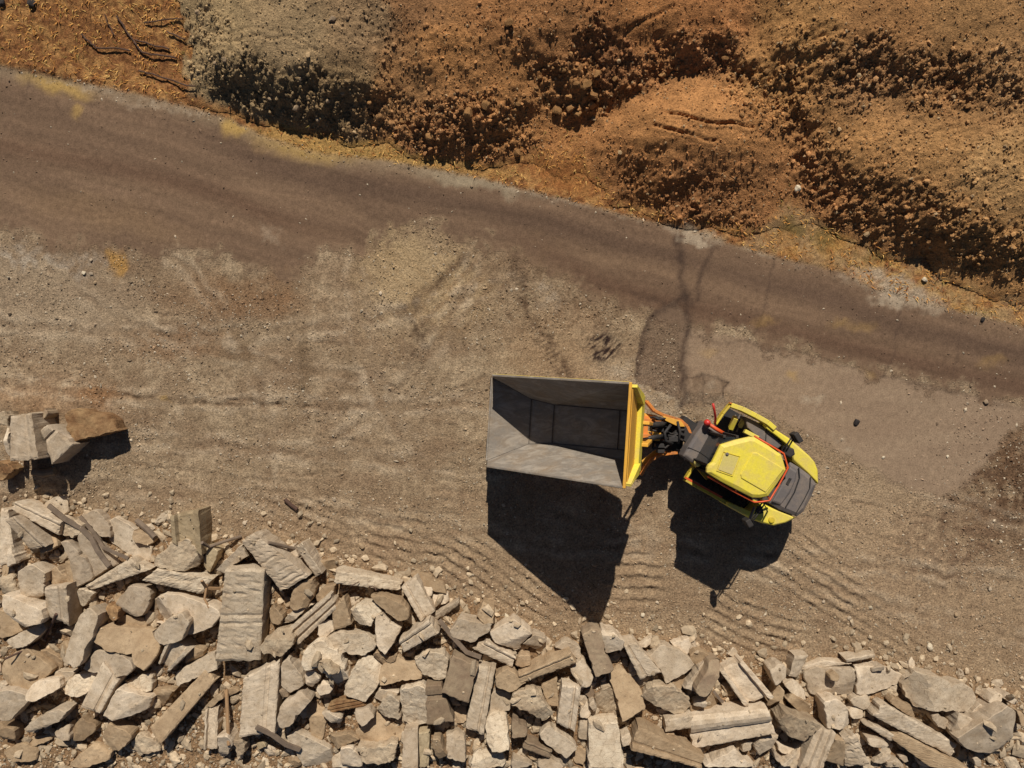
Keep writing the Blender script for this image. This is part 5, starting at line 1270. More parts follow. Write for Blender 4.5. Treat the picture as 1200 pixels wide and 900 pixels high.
def v3noise(p, f, s): return mnoise.noise_vector(Vector((p[0] * f + s, p[1] * f - s, p[2] * f + s * .7)))
from mathutils.geometry import delaunay_2d_cdt
def build_poly(pts, ztop, T, tilt, seed, rough):
    """broken lump: jagged outline, chipped rim, a top broken along a few planes"""
    if signed_area(pts) < 0: pts = pts[::-1]
    n = len(pts); per = sum(math.dist(pts[i], pts[(i + 1) % n]) for i in range(n))
    st = max(.05, per / 44)
    out = []
    rr = random.Random(seed)
    for i in range(n):
        a, b = Vector(pts[i]), Vector(pts[(i + 1) % n]); L = (b - a).length; k = max(1, int(L / st + .5))
        nrm = Vector((b.y - a.y, a.x - b.x)).normalized()
        for j in range(k):
            p = a.lerp(b, j / k)
            off = (mnoise.noise(Vector((p.x * 7, p.y * 7, seed))) * .045 + mnoise.noise(Vector((p.x * 22, p.y * 22, seed))) * .022) * rough
            if j == 0: off -= rr.uniform(.005, .03)
            out.append(p + nrm * off)
    N = len(out); c = sum(out, Vector((0, 0))) / N
    rad = sum((p - c).length for p in out) / N
    b1 = min(.3, .016 / rad)
    planes = []
    for _ in range(rr.choice((0, 1, 1, 2))):
        g = rr.uniform(.25, .9); an = rr.uniform(0, 6.28)
        planes.append((math.cos(an) * g, math.sin(an) * g, rad * g * rr.uniform(.25, .75)))
    def top(q):
        x, y = q.x - c.x, q.y - c.y
        z = 0.0
        for gx_, gy_, d in planes: z = min(z, d - gx_ * x - gy_ * y)
        z = max(z, -T * .6)
        z += (mnoise.noise(Vector((q.x * 4.5, q.y * 4.5, seed))) * 1.2 + mnoise.noise(Vector((q.x * 14, q.y * 14, seed + 3))) * .8 + mnoise.noise(Vector((q.x * 30, q.y * 30, seed + 5))) * .35) * .016 * rough
        return z + tilt[0] * x + tilt[1] * y
    rings = [(.90, -T - .14), (.97, -T * .66), (1.01, -T * .34), (1.0, None)]
    vs = []; fs = []
    for ri, (k, dz) in enumerate(rings):
        for p in out:
            q = c + (p - c) * k; x, y = q.x - c.x, q.y - c.y
            if dz is None: z = top(q) - .016 - max(0, mnoise.noise(Vector((q.x * 9, q.y * 9, seed + 9)))) * .06 * rough
            else:
                z = dz + tilt[0] * x + tilt[1] * y
                w = v3noise((q.x, q.y, z), 8, seed); x += w.x * .026 * rough; y += w.y * .026 * rough
            vs.append((x, y, z))
    for ri in range(3):
        for i in range(N):
            j = (i + 1) % N
            fs.append((ri * N + i, ri * N + j, (ri + 1) * N + j, (ri + 1) * N + i))
    inner = [c + (p - c) * (1 - b1) for p in out]
    sp = max(.055, rad / 7)
    x0, x1 = min(p.x for p in inner), max(p.x for p in inner); y0, y1 = min(p.y for p in inner), max(p.y for p in inner)
    ip = [(p.x, p.y) for p in inner]
    xx, yy = np.meshgrid(np.arange(x0 + sp / 2, x1, sp), np.arange(y0 + sp / 2, y1, sp))
    xx = xx + (np.arange(xx.shape[0]) % 2)[:, None] * sp / 2
    shr = [(c.x + (x - c.x) * (1 - .5 * sp / rad), c.y + (y - c.y) * (1 - .5 * sp / rad)) for x, y in ip]
    m = in_poly(shr, xx, yy)
    ex = [Vector((x + rr.uniform(-.25, .25) * sp, y + rr.uniform(-.25, .25) * sp)) for x, y in zip(xx[m], yy[m])]
    cd = delaunay_2d_cdt(inner + ex, [], [list(range(N))], 1, 1e-5)
    base = len(vs)
    ov = cd[0]
    for q in ov: vs.append((q.x - c.x, q.y - c.y, top(Vector((q.x, q.y)))))
    for f in cd[2]: fs.append(tuple(base + i for i in f))
    # stitch the bevel: each inner outline vertex keeps its index unless merged
    where = {}
    for ni, olds in enumerate(cd[3]):
        for o_ in olds: where[o_] = ni
    for i in range(N):
        j = (i + 1) % N
        if i in where and j in where and where[i] != where[j]:
            fs.append((3 * N + i, 3 * N + j, base + where[j], base + where[i]))
        elif i in where: fs.append((3 * N + i, 3 * N + j, base + where[i]))
    return c, vs, fs

def prof_fn(kind):
    """height profile across a cast piece: list of (position 0..1, rise)"""
    return {'flat': [(0, 0), (1, 0)], 'rough': [(0, 0), (.3, .02), (.6, -.01), (1, 0)], 'ribs': [(0, -.01), (.5, .015), (1, -.01)],
            'ledge': [(0, 0), (.60, 0), (.64, -.028), (.72, -.03), (.76, .04), (.97, .05), (1, .045)],
            'groove2': [(0, .02), (.22, .02), (.27, -.04), (.36, -.04), (.41, .025), (.62, .025), (.67, -.04), (.76, -.04), (.81, .02), (1, .02)],
            'channel': [(0, .05), (.15, .05), (.2, -.07), (.5, -.075), (.78, -.07), (.83, .05), (1, .05)],
            'roll': [(0, -.09), (.3, -.10), (.46, -.10), (.5, -.04), (.62, .02), (.75, .05), (.88, .045), (1, 0)]}[kind]
def build_quad(pts, T, tilt, seed, kind, rough=1.0):
    """cast piece: p0-p1 is one end (across), p3-p2 the other"""
    p0, p1, p2, p3 = [Vector(p) for p in pts]
    c = (p0 + p1 + p2 + p3) / 4
    L = ((p3 - p0).length + (p2 - p1).length) / 2; Wd = ((p1 - p0).length + (p2 - p3).length) / 2
    nu = max(4, min(34, int(L / .05))); pr = prof_fn(kind)
    ts = sorted(set([a for a, _ in pr] + [i / 8 for i in range(9)] + [.03, .97]))
    ts2 = [ts[0]]
    for a in ts[1:]:
        if a - ts2[-1] > .018: ts2.append(a)
    ts2[-1] = 1.0; ts = ts2; nv = len(ts)
    rz = [np.interp(t, [a for a, _ in pr], [b for _, b in pr]) for t in ts]
    sc = min(1.0, Wd / .45)
    vs = []; fs = []
    def pos(iu, t):
        f = iu / nu
        e = .045 * rough
        f0 = mnoise.noise(Vector((t * Wd * 9, seed, 1))) * e / L; f1 = mnoise.noise(Vector((t * Wd * 9, seed, 7))) * e / L
        f = f0 + f * (1 + f1 - f0)
        a = p0.lerp(p3, f); b = p1.lerp(p2, f)
        t2 = t + (mnoise.noise(Vector((f * L * 6, seed, 3))) * .012 * (1 - t) + mnoise.noise(Vector((f * L * 6, seed, 5))) * .012 * t) * rough / max(Wd, .1)
        return a.lerp(b, t2), f
    def zz(q, f, t, r):
        x, y = q.x - c.x, q.y - c.y
        z = tilt[0] * x + tilt[1] * y + r * sc
        z += (mnoise.noise(Vector((q.x * 6, q.y * 6, seed))) * .010 + mnoise.noise(Vector((q.x * 18, q.y * 18, seed))) * .006) * rough * (1.9 if kind == 'rough' else 1)
        if kind == 'ribs':
            g = f * L / .19 + .35 * mnoise.noise(Vector((f * L * 2, t * 2, seed))); k_ = math.floor(g); z -= (.03 if g - k_ < .2 else 0) * (.3 + .7 * ((k_ * 37 + seed * 11) % 7) / 6)
        ed = min(f, 1 - f) * L; es_ = min(t, 1 - t) * Wd
        z -= .03 * max(0, 1 - ed / .045) * (0.3 + abs(mnoise.noise(Vector((q.x * 11, q.y * 11, seed)))) * 2.2)
        z -= .024 * max(0, 1 - es_ / .03) * (0.3 + abs(mnoise.noise(Vector((q.x * 13, q.y * 13, seed)))) * 2.2)
        return x, y, z
    for iu in range(nu + 1):
        for t, r in zip(ts, rz):
            q, f = pos(iu, t); vs.append(zz(q, min(1, max(0, f)), t, r))
    for i in range(nu):
        for j in range(nv - 1):
            a = i * nv + j; fs.append((a, a + nv, a + nv + 1, a + 1))
    loop = [i * nv for i in range(nu + 1)] + [nu * nv + j for j in range(1, nv)] + [i * nv + nv - 1 for i in range(nu - 1, -1, -1)] + [j for j in range(nv - 2, 0, -1)]
    prev = loop
    for k, (dz, sh) in enumerate([(-T * .45, 1.0), (-T - .12, .95)]):
        cur = []
        for li in loop:
            x, y, z = vs[li]; z0 = tilt[0] * x + tilt[1] * y
            w = v3noise((x + c.x, y + c.y, dz), 8, seed)
            cur.append(len(vs)); vs.append((x * sh + w.x * .02 * rough, y * sh + w.y * .02 * rough, z0 + dz))
        for i in range(len(loop)):
            j = (i + 1) % len(loop); fs.append((prev[i], prev[j], cur[j], cur[i]))
        prev = cur
    if signed_area([(p.x, p.y) for p in (p0, p1, p2, p3)]) > 0:
        fs = [tuple(reversed(f)) for f in fs]
    return c, vs, fs

pieces = []     # object, photo position, area, landmark short name
def put(crop, shape, lev, T, mat, outline, short=None, label=None, seed=0, name="concrete_chunk"):
    ox, oy, s = CROP[crop]
    im = [(ox + u / s, oy + v / s) for u, v in outline]
    grow_ = {0: 1.05, 1: 1.0}.get(lev, .985); T = T * 1.5
    cu = sum(p[0] for p in im) / len(im); cv = sum(p[1] for p in im) / len(im)
    im2 = [(cu + (u - cu) * grow_, cv + (v - cv) * grow_) for u, v in im]
    rr = random.Random(seed * 7 + 3)
    zoff = rr.uniform(-.14, .16)
    z = .5
    for _ in range(2):
        pts = [gpos(u, v, z) for u, v in im2]
        f = foot(pts)
        if f is None: base = .3
        else:
            sl, msk = f; hv_ = PH[sl][msk]
            base = float(np.percentile(hv_, 52)) if hv_.size else .3
        z = base + T * (.5 if lev == 0 else .9) + zoff
    c0 = (sum(p[0] for p in pts) / len(pts), sum(p[1] for p in pts) / len(pts))
    a = abs(signed_area(pts)); sp = math.sqrt(a)
    mx = .42 if a < .25 else .26
    tilt = (rr.gauss(0, .45) * mx, rr.gauss(.12, .5) * mx)
    if mat == 'conc_grey': tilt = (tilt[0], tilt[1] - 0.0)
    if shape == 'p':
        rough = 1.5 if mat in ('conc_rough', 'conc_rust') else (1.15 if mat == 'conc_crack' else .68)
        c, vs, fs = build_poly([tuple(p) for p in pts], z, T, tilt, seed, rough)
    else:
        c, vs, fs = build_quad(pts, T, tilt, seed, shape[2:], 1.35)
    me = bpy.data.meshes.new(name); me.from_pydata(vs, [], fs); me.materials.append(M[mat]); me.update()
    o = bpy.data.objects.new(name, me); o.location = (c.x, c.y, z); link(o)
    if f is not None:
        sl, msk = foot(pts)
        pl = z + tilt[0] * (HX[sl] - c.x) + tilt[1] * (HY[sl] - c.y)
        PH[sl] = np.where(msk, np.maximum(PH[sl], pl), PH[sl])
    pieces.append([o, (cu, cv), a, short, label, mat, shape])
    return o
for seed, e in enumerate(sorted(CH, key=lambda e: e[2])):
    put(*e[:6], *(e[6:] if len(e) > 6 else (None, None)), seed=seed + 1)

# ---- labels: named landmarks keep their own; the rest are found by their look and the landmark beside them
LM = [p for p in pieces if p[3]]
MATW = {'conc': 'pale', 'conc_crack': 'cracked pale', 'conc_dust': 'brown dusty', 'conc_rough': 'coarse gritty', 'conc_grey': 'dark brown-faced', 'conc_rust': 'rust-stained', 'conc_rim': 'olive-faced'}
areas = sorted(p[2] for p in pieces)
used_labels = set(p[4] for p in LM)
def direction(d):
    a = math.degrees(math.atan2(-d[1], d[0])) % 360
    return ['right of', 'above and right of', 'above', 'above and left of', 'left of', 'below and left of', 'below', 'below and right of'][int((a + 22.5) // 45) % 8]
for p in pieces:
    o, (u, v), a, short, label, mat, shape = p
    if short is None:
        near = sorted(LM, key=lambda q: math.hypot(q[1][0] - u, q[1][1] - v))
        sz = 'small' if a < areas[len(areas) // 3] else ('medium-sized' if a < areas[2 * len(areas) // 3] else 'large')
        mw = MATW[mat]; kind = {'p': 'concrete lump' if mat in ('conc_rough', 'conc_crack') else 'concrete slab'}.get(shape, 'concrete beam piece')
        cands = []
        for q in near[:4]:
            cands.append(f"{sz} {mw} {kind} {direction((u - q[1][0], v - q[1][1]))} {q[3]}")
        q, q2 = near[0], near[1]
        cands.append(f"{mw} {kind.split()[-1]} between {q[3]} and {q2[3]}")
        for q in near[:4]:
            cands.append(f"{sz} {mw} {kind}, second one {direction((u - q[1][0], v - q[1][1]))} {q[3]}")
            cands.append(f"{sz} {mw} {kind}, farther one {direction((u - q[1][0], v - q[1][1]))} {q[3]}")
        label = next((c for c in cands if c not in used_labels and len(c.split()) <= 16), None) or next((c for c in (k.replace(kind, kind.split()[-1]) for k in cands) if len(c.split()) <= 16 and c not in used_labels), min(cands, key=len))
        used_labels.add(label)
    if len(label.split()) > 16: label = ' '.join(label.split()[1:])
    tag(o, label, 'concrete piece', GRP)

# ---- timber and steel lying in the rubble
def stick(name, pts, r, mat, label, cat, flat=False, zoff=.06, z_fix=None):
    P_ = []
    for i, (u, v) in enumerate(pts):
        z = .6
        for _ in range(2):
            x, y = gpos(u, v, z)
            jx = int(np.clip((x - hm_x0) / hm_s, 2, hm_nx - 3)); jy = int(np.clip((y - hm_y0) / hm_s, 2, hm_ny - 3))
            z = float(np.percentile(PH[jy - 2:jy + 3, jx - 2:jx + 3], 85)) + zoff if y < -.5 else zoff
        P_.append(Vector((x, y, z)))
    zs = [p.z for p in P_]; n = len(zs)
    fit = np.polyfit(range(n), zs, 1) if n > 1 else [0, zs[0]]
    hi = max(z - (fit[0] * i + fit[1]) for i, z in enumerate(zs))
    for i, p in enumerate(P_): p.z = fit[0] * i + fit[1] + .5 * max(0, hi)
    m_ = MB()
    if flat:
        for a, b in zip(P_[:-1], P_[1:]): m_.bar(a, b + (b - a).normalized() * .02, r * 2, r * 1.1)
    else: m_.tube(P_, r, 8)
    o = m_.build(name, M[mat], None, P_[0], .004 if flat else 0)
    o.location = P_[0]
    tag(o, label, cat)
    return o
def cp(crop, pts): ox, oy, s = CROP[crop]; return [(ox + u / s, oy + v / s) for u, v in pts]
stick("timber_pole", cp('A', [(325, 100), (430, 175), (500, 235), (560, 295), (620, 360), (690, 440)]), .055, 'timber', 'dark weathered timber pole across the pale plates at the upper left', 'timber', True)
stick("timber_pole", cp('A', [(470, 175), (560, 275), (640, 345), (740, 425)]), .04, 'timber', 'thinner grey timber lying alongside the dark weathered pole', 'timber', True)
stick("grey_post", cp('A', [(800, 200), (870, 245), (930, 292)]), .07, 'timber', 'short grey post lying above the wide pale plate', 'post')
stick("steel_bar", cp('B', [(325, 0), (255, 95), (180, 190)]), .035, 'rebar', 'dark bar standing out of the pale stone at the far left', 'steel bar')
stick("steel_bar", cp('B', [(180, 192), (110, 225), (50, 250)]), .025, 'rebar', 'dark bar lying above the broad smooth brown slab', 'steel bar')
stick("timber_pole", cp('E', [(565, 462), (640, 530), (740, 590), (815, 645)]), .05, 'timber', 'dark splintered timber wedged beside the brown-faced slab mid rubble', 'timber', True)
stick("wooden_stake", cp('D', [(335, 430), (358, 560), (380, 715)]), .045, 'timber_pale', 'pale wooden stake standing below the biggest cracked beam', 'stake')
stick("timber_plank", cp('D', [(505, 652), (590, 705), (680, 750), (755, 790)]), .055, 'timber', 'dark plank across the lower end of the slab with a raised edge', 'timber', True)
stick("branch", cp('C', [(185, 178), (270, 180), (340, 160), (410, 145)]), .04, 'timber', 'dark curved branch lying right of the upright channel block', 'branch')
stick("branch", cp('C', [(565, 185), (620, 215), (680, 250)]), .045, 'timber', 'dark stick behind the broad sloping beam', 'branch')
stick("wooden_stake", cp('C', [(205, 430), (240, 480), (270, 530)]), .03, 'timber_pale', 'small pale stick left of the biggest cracked beam', 'stake')
stick("timber_plank", cp('C', [(195, 395), (250, 420), (300, 440)]), .035, 'timber_pale', 'small pale plank above the stick left of the biggest cracked beam', 'timber', True)
stick("timber_plank", cp('H', [(180, 405), (230, 470), (280, 535)]), .035, 'timber', 'dark plank edge below the open channel box', 'timber', True)
stick("steel_bar", [(334, 585), (341, 592), (348, 597)], .05, 'rebar', 'short dark pipe lying on the soil above the rubble', 'pipe', zoff=.05)
stick("steel_pipe", cp('L', [(235, 615), (310, 628), (390, 612)]), .10, 'conc_grey', 'grey pipe lying in the black shade of the precast boxes', 'pipe', zoff=.1)
def wire(crop, pts, label, z0=.12):
    P_ = []
    for i, (u, v) in enumerate(cp(crop, pts)):
        x, y = gpos(u, v, .7); jx = int(np.clip((x - hm_x0) / hm_s, 0, hm_nx - 1)); jy = int(np.clip((y - hm_y0) / hm_s, 0, hm_ny - 1))
        P_.append(Vector((x, y, float(PH[jy, jx]) + z0 * (1 + .4 * math.sin(i * 2)))))
    m_ = MB(); m_.tube(P_, .011, 6); o = m_.build("bent_wire", M['rebar'], None, P_[0], 0); o.location = P_[0]
    tag(o, label, 'wire')
wire('E', [(145, 280), (140, 262), (158, 242), (185, 245), (200, 262), (198, 288)], 'loop of rusty wire under the long thin beam')
wire('D', [(345, 300), (370, 345), (420, 352), (490, 330)], 'thin rusty wire hanging below the biggest cracked beam')
wire('C', [(1040, 470), (1060, 430), (1100, 415)], 'curved rusty wire beside the knobbly white lump')

# ---- medium lumps that fill the gaps, one object each
def lump_mesh(seed, n=9):
    r = random.Random(seed); pts = []
    el = r.uniform(.6, 1.0)
    for i in range(n):
        a = 2 * math.pi * i / n + r.uniform(-.2, .2); rad = r.uniform(.75, 1.1)
        pts.append((math.cos(a) * rad, math.sin(a) * rad * el))
    T = r.uniform(.45, .8); vs = []; fs = []
    for k, z in ((.8, -T), (1.06, -T * .35), (1.0, .0), (.72, T * .35), (.3, T * .42)):
        for x, y in pts: vs.append((x * k + r.uniform(-.06, .06), y * k + r.uniform(-.06, .06), z + r.uniform(-.07, .07) + .2 * x * r.uniform(-.5, .5)))
    for q in range(4):
        for i in range(n): j = (i + 1) % n; fs.append((q * n + i, q * n + j, (q + 1) * n + j, (q + 1) * n + i))
    fs.append(tuple(range(4 * n, 5 * n)))
    me = bpy.data.meshes.new("concrete_lump"); me.from_pydata(vs, [], fs); me.update()
    return me
lumps = []
for k in range(14):
    me = lump_mesh(900 + k); me.materials.append(M[['conc', 'conc', 'conc_dust', 'conc_rough', 'conc_crack'][k % 5]]); lumps.append(me)
gapm = PH - hsample(Hb, HX, HY) < 0.03
cnt = 0; tries = 0
occupied = []
while cnt < 98 and tries < 20000:
    tries += 1
    u = rng.uniform(-5, 1205); v = rng.uniform(rub_edge(u) + 2, 903)
    x, y = gpos(u, v, .4); jx = int((x - hm_x0) / hm_s); jy = int((y - hm_y0) / hm_s)
    if not (0 <= jx < hm_nx and 0 <= jy < hm_ny) or not gapm[jy, jx]: continue
    if any((x - a) ** 2 + (y - b) ** 2 < .06 for a, b in occupied): continue
    occupied.append((x, y))
    s = rng.uniform(.10, .21)
    o = bpy.data.objects.new("concrete_lump", lumps[rng.integers(14)]); o.location = (x, y, float(PH[jy, jx]) + s * .2)
    o.scale = (s * rng.uniform(.8, 1.4), s, s * rng.uniform(.7, 1.1)); o.rotation_euler = (rng.uniform(-.4, .4), rng.uniform(-.4, .4), rng.uniform(0, 6.28))
    link(o); cnt += 1
    q = min(LM, key=lambda q: math.hypot(q[1][0] - u, q[1][1] - v)); dr = direction((u - q[1][0], v - q[1][1]))
    near = 'tight in the gap' if math.hypot(q[1][0] - u, q[1][1] - v) < 34 else 'in a gap'
    for wd in ('small lump', 'second small lump', 'third small lump', 'further small lump', 'last small lump'):
        lb = f"{wd} {near} {dr} {q[3]}"
        if lb not in used_labels: break
    used_labels.add(lb)
    tag(o, lb, 'concrete piece', 'small concrete lumps in the gaps of the rubble')

# ------------------------------------------------------------------ loose stones: far too many to count, so each spread is one object
_t = (1 + 5 ** .5) / 2
ICO_V = np.array([(-1, _t, 0), (1, _t, 0), (-1, -_t, 0), (1, -_t, 0), (0, -1, _t), (0, 1, _t), (0, -1, -_t), (0, 1, -_t), (_t, 0, -1), (_t, 0, 1), (-_t, 0, -1), (-_t, 0, 1)], float) / 1.902
ICO_F = np.array([(0, 11, 5), (0, 5, 1), (0, 1, 7), (0, 7, 10), (0, 10, 11), (1, 5, 9), (5, 11, 4), (11, 10, 2), (10, 7, 6), (7, 1, 8), (3, 9, 4), (3, 4, 2), (3, 2, 6), (3, 6, 8), (3, 8, 9), (4, 9, 5), (2, 4, 11), (6, 2, 10), (8, 6, 7), (9, 8, 1)])
OCT_V = np.array([(1, 0, 0), (-1, 0, 0), (0, 1, 0), (0, -1, 0), (0, 0, 1), (0, 0, -1)], float)
OCT_F = np.array([(0, 2, 4), (2, 1, 4), (1, 3, 4), (3, 0, 4), (2, 0, 5), (1, 2, 5), (3, 1, 5), (0, 3, 5)])
def stones(name, x, y, z, r, col, flat=(.45, .9), jit=.28, small=False, long=1.35):
    n = len(x)
    bV, bF = (OCT_V, OCT_F) if small else (ICO_V, ICO_F); nv_ = len(bV)
    V = bV[None] * (1 + rng.uniform(-jit, jit, (n, nv_, 1)))
    if small: V = V + rng.uniform(-.3, .3, (n, nv_, 3))
    V = V * np.stack([rng.uniform(.8, long, n), rng.uniform(.7, 1.1, n), rng.uniform(*flat, n)], 1)[:, None]
    a = rng.uniform(0, 2 * np.pi, n); b = rng.normal(0, .35, n)
    c, s = np.cos(b), np.sin(b)
    V = np.stack([V[..., 0], V[..., 1] * c[:, None] - V[..., 2] * s[:, None], V[..., 1] * s[:, None] + V[..., 2] * c[:, None]], -1)
    c, s = np.cos(a), np.sin(a)
    V = np.stack([V[..., 0] * c[:, None] - V[..., 1] * s[:, None], V[..., 0] * s[:, None] + V[..., 1] * c[:, None], V[..., 2]], -1)
    V = V * r[:, None, None] + np.stack([x, y, z], 1)[:, None]
    Fc = (bF[None] + (np.arange(n) * nv_)[:, None, None]).reshape(-1, 3)
    cc = np.repeat(col, nv_, 0)
    o = bpy.data.objects.new(name, np_mesh(name, V.reshape(-1, 3), Fc, M['stone'], False, cc))
    link(o); tag(o, kind='stuff'); return o
def soilcol(x, y): return hsample(C[..., 0], x, y), hsample(C[..., 1], x, y), hsample(C[..., 2], x, y)

# gravel over the yard
n = 130000
x = rng.uniform(-13.6, 13.6, n); y = rng.uniform(-10.2, 8, n)
dens = 0.07 + 0.95 * n01(fbm(x * .8, y * .8, 4, 601), 1.9) ** 2.4
vv = 450 - PPM * y; uu = 600 + PPM * x
fl = hsample(flat_m, x, y)
dens = dens * (1 - .5 * hsample(TR, x, y)) * (1 - .93 * fl) * (1 + .8 * sstep(520, 640, vv)) * (vv > road_up(uu) - 4)
dens += .5 * hsample(rub_m, x, y)
dens += .8 * np.exp(-(((uu - 1165) / 60) ** 2 + ((vv - 570) / 90) ** 2))
dens += .35 * sstep(14, -2, np.abs(vv - road_up(uu) - 4)) 
keep = rng.uniform(0, 1, n) < dens
x, y = x[keep], y[keep]; n = len(x)
r = .012 + .020 * rng.random(n) ** 2.5 + (rng.random(n) < .03) * rng.uniform(.01, .03, n) + hsample(rub_m, x, y) * rng.random(n) ** 3 * .03
cs = np.stack(soilcol(x, y), 1) * rng.uniform(.55, 1.5, (n, 1)); w = (rng.random(n) < .2)[:, None]
cs = np.where(w, np.array(lin(190, 172, 146)) * rng.uniform(.6, 1.05, (n, 1)), cs)
cs = np.clip(cs, .01, .7)
stones("gravel", x, y, hsample(Hb, x, y) + r * .2, r, cs, small=True)

# rubble crumbs in the gaps and on the blocks
n = 16000
x = rng.uniform(-13.4, 13.4, n); y = rng.uniform(-10.3, -2.6, n); vv = 450 - PPM * y; uu = 600 + PPM * x
near = np.exp(-((vv - rub_edge(uu) + 2) / 26) ** 2)
jx = ((x - hm_x0) / hm_s).astype(int).clip(0, hm_nx - 1); jy = ((y - hm_y0) / hm_s).astype(int).clip(0, hm_ny - 1)
zz_ = PH[jy, jx]; gp = gapm[jy, jx]
keep = rng.random(n) < np.where(vv > rub_edge(uu), np.where(gp, .9, .03), .5 * near)
x, y, zz_ = x[keep], y[keep], zz_[keep]; n = len(x)
r = .016 + .075 * rng.random(n) ** 3.2 * np.where(gapm[((y - hm_y0) / hm_s).astype(int).clip(0, hm_ny - 1), ((x - hm_x0) / hm_s).astype(int).clip(0, hm_nx - 1)], 1, .4)
cs = np.array(lin(188, 166, 136)) * rng.uniform(.5, 1.15, (n, 1)) * np.array([1, 1, 1])
stones("rubble_crumbs", x, y, zz_ + r * .3, r, cs, (.4, .8), .35)

# the smaller broken fragments that chink the rubble: thousands, one object
n = 5200
x = rng.uniform(-13.4, 13.4, n); y = rng.uniform(-10.3, -2.6, n); vv = 450 - PPM * y; uu = 600 + PPM * x
jx = ((x - hm_x0) / hm_s).astype(int).clip(0, hm_nx - 1); jy = ((y - hm_y0) / hm_s).astype(int).clip(0, hm_ny - 1)
keep = rng.random(n) < np.where(vv > rub_edge(uu) - 2, np.where(gapm[jy, jx], .6, .025), .14 * np.exp(-((vv - rub_edge(uu)) / 16) ** 2))
x, y, zz_ = x[keep], y[keep], PH[jy, jx][keep]; n = len(x)
r = .05 + .10 * rng.random(n) ** 2.2
cs = np.array(lin(184, 162, 133)) * rng.uniform(.6, 1.1, (n, 1))
stones("rubble_fragments", x, y, zz_ + r * .3, r, cs, (.3, .8), .38, False, 2.0)

# stones of the spoil heaps
def heap_stones(name, n, rmin, rmax, pw, base, rk_amt, seed, small=False):
    x = rng.uniform(-13.6, 13.6, n); y = rng.uniform(1.4, 11.2, n)
    h = hsample(HS * heap_m, x, y); rk = hsample(rock, x, y)
    keep = (h > .02) & (rng.random(n) < base + rk_amt * rk ** 1.5)
    x, y, h = x[keep], y[keep], h[keep]; n = len(x)
    r = rmin + (rmax - rmin) * rng.random(n) ** pw
    cs = np.stack(soilcol(x, y), 1) * rng.uniform(.7, 1.3, (n, 1))
    g = (rng.random(n) < .10)[:, None]; cs = np.where(g, np.array(lin(176, 146, 108)) * rng.uniform(.7, 1.1, (n, 1)), cs)
    stones(name, x, y, hsample(HT, x, y) + r * .3, r, np.clip(cs, .01, .7), (.6, 1.0), .3, small)
heap_stones("heap_grit", 90000, .014, .036, 2.2, .25, .7, 1, True)
heap_stones("heap_stones", 20000, .026, .066, 3.0, .012, .55, 2)

# ------------------------------------------------------------------ boulders on the heaps, one object each
def boulder_mesh(seed):
    import bmesh
    bm = bmesh.new(); bmesh.ops.create_icosphere(bm, subdivisions=2, radius=1.0)
    r = random.Random(seed); cuts = [(Vector((r.gauss(0, 1), r.gauss(0, 1), r.gauss(0, .8))).normalized(), r.uniform(.55, .85)) for _ in range(10)]
    for v in bm.verts:
        for nn_, d in cuts:
            k = v.co.dot(nn_)
            if k > d: v.co -= nn_ * (k - d) * .9
        v.co += mnoise.noise_vector(v.co * 2.3 + Vector((seed, 0, 0))) * .09
        v.co.z *= .85
    me = bpy.data.meshes.new("boulder"); bm.to_mesh(me); bm.free()
    return me
M['boulder'] = concrete_mat("tan_boulder", lin(172, 130, 84), lin(146, 104, 62), lin(106, 76, 48), bstr=0.7)
M['boulder_pale'] = concrete_mat("pale_boulder", lin(206, 192, 168), lin(184, 166, 138), lin(140, 122, 96), bstr=0.4)
M['black'] = paint_mat("charred_black_lump", lin(36, 30, 28), .9, lin(64, 52, 44), .5)
bms = []
for k in range(8):
    me = boulder_mesh(70 + k); me.materials.append(M['boulder']); bms.append(me)
def surf(u, v):
    z = .5
    for _ in range(5):
        x, y = gpos(u, v, z); z = float(hsample(HT, x, y))
    return x, y, z
def boulder(u, v, rpx, label, group=None, mat=None, name="boulder", cat="boulder", zs=.9):
    x, y, z = surf(u, v); r = rpx / PPM
    me = bms[rng.integers(8)]
    if mat: me = me.copy(); me.materials.clear(); me.materials.append(M[mat])
    o = bpy.data.objects.new(name, me); o.location = (x, y, z + r * .3); o.scale = (r * rng.uniform(.9, 1.25), r * rng.uniform(.8, 1.05), r * zs * rng.uniform(.8, 1))
    o.rotation_euler = (rng.uniform(-.3, .3), rng.uniform(-.3, .3), rng.uniform(0, 6.28)); link(o)
    tag(o, label, cat, group); return o
G1 = 'boulders piled in the hollow'
for u, v, r, lb in [(687, 99, 7.5, 'largest tan boulder in the hollow, facing the smooth dome'), (696, 111, 6.5, 'tan boulder at the right of the hollow, just above the lowest ones'), (693, 123, 6.5, 'boulder at the right end of the hollow\'s lowest row'),
                 (668, 128, 5.5, 'boulder in the middle of the hollow\'s lowest row'), (677, 132, 5.5, 'boulder right of the middle one in the hollow\'s lowest row'), (652, 130, 6.5, 'boulder at the left end of the hollow\'s lowest row'),
                 (676, 102, 6, 'broad tan boulder left of the largest one in the hollow'), (667, 114, 5.5, 'boulder near the centre of the hollow'), (700, 87, 6, 'boulder at the hollow\'s upper right rim'), (658, 84, 5, 'boulder near the hollow\'s top'),
                 (549, 134, 7, 'big pale-tan boulder above the dark cavity in the orange heap'), (570, 124, 6.5, 'boulder right of the big one above the orange heap\'s cavity'),
                 (503, 160, 6.5, 'boulder at the lower left foot of the orange heap'), (606, 180, 5.5, 'boulder at the lower right foot of the orange heap'), (777, 88, 5.5, 'boulder on the rim at the dome\'s upper left'), (597, 27, 6, 'lone stone casting a dark spot high on the orange heap')]:
    boulder(u, v, r, lb, G1 if 640 < u < 705 and v < 140 else None)
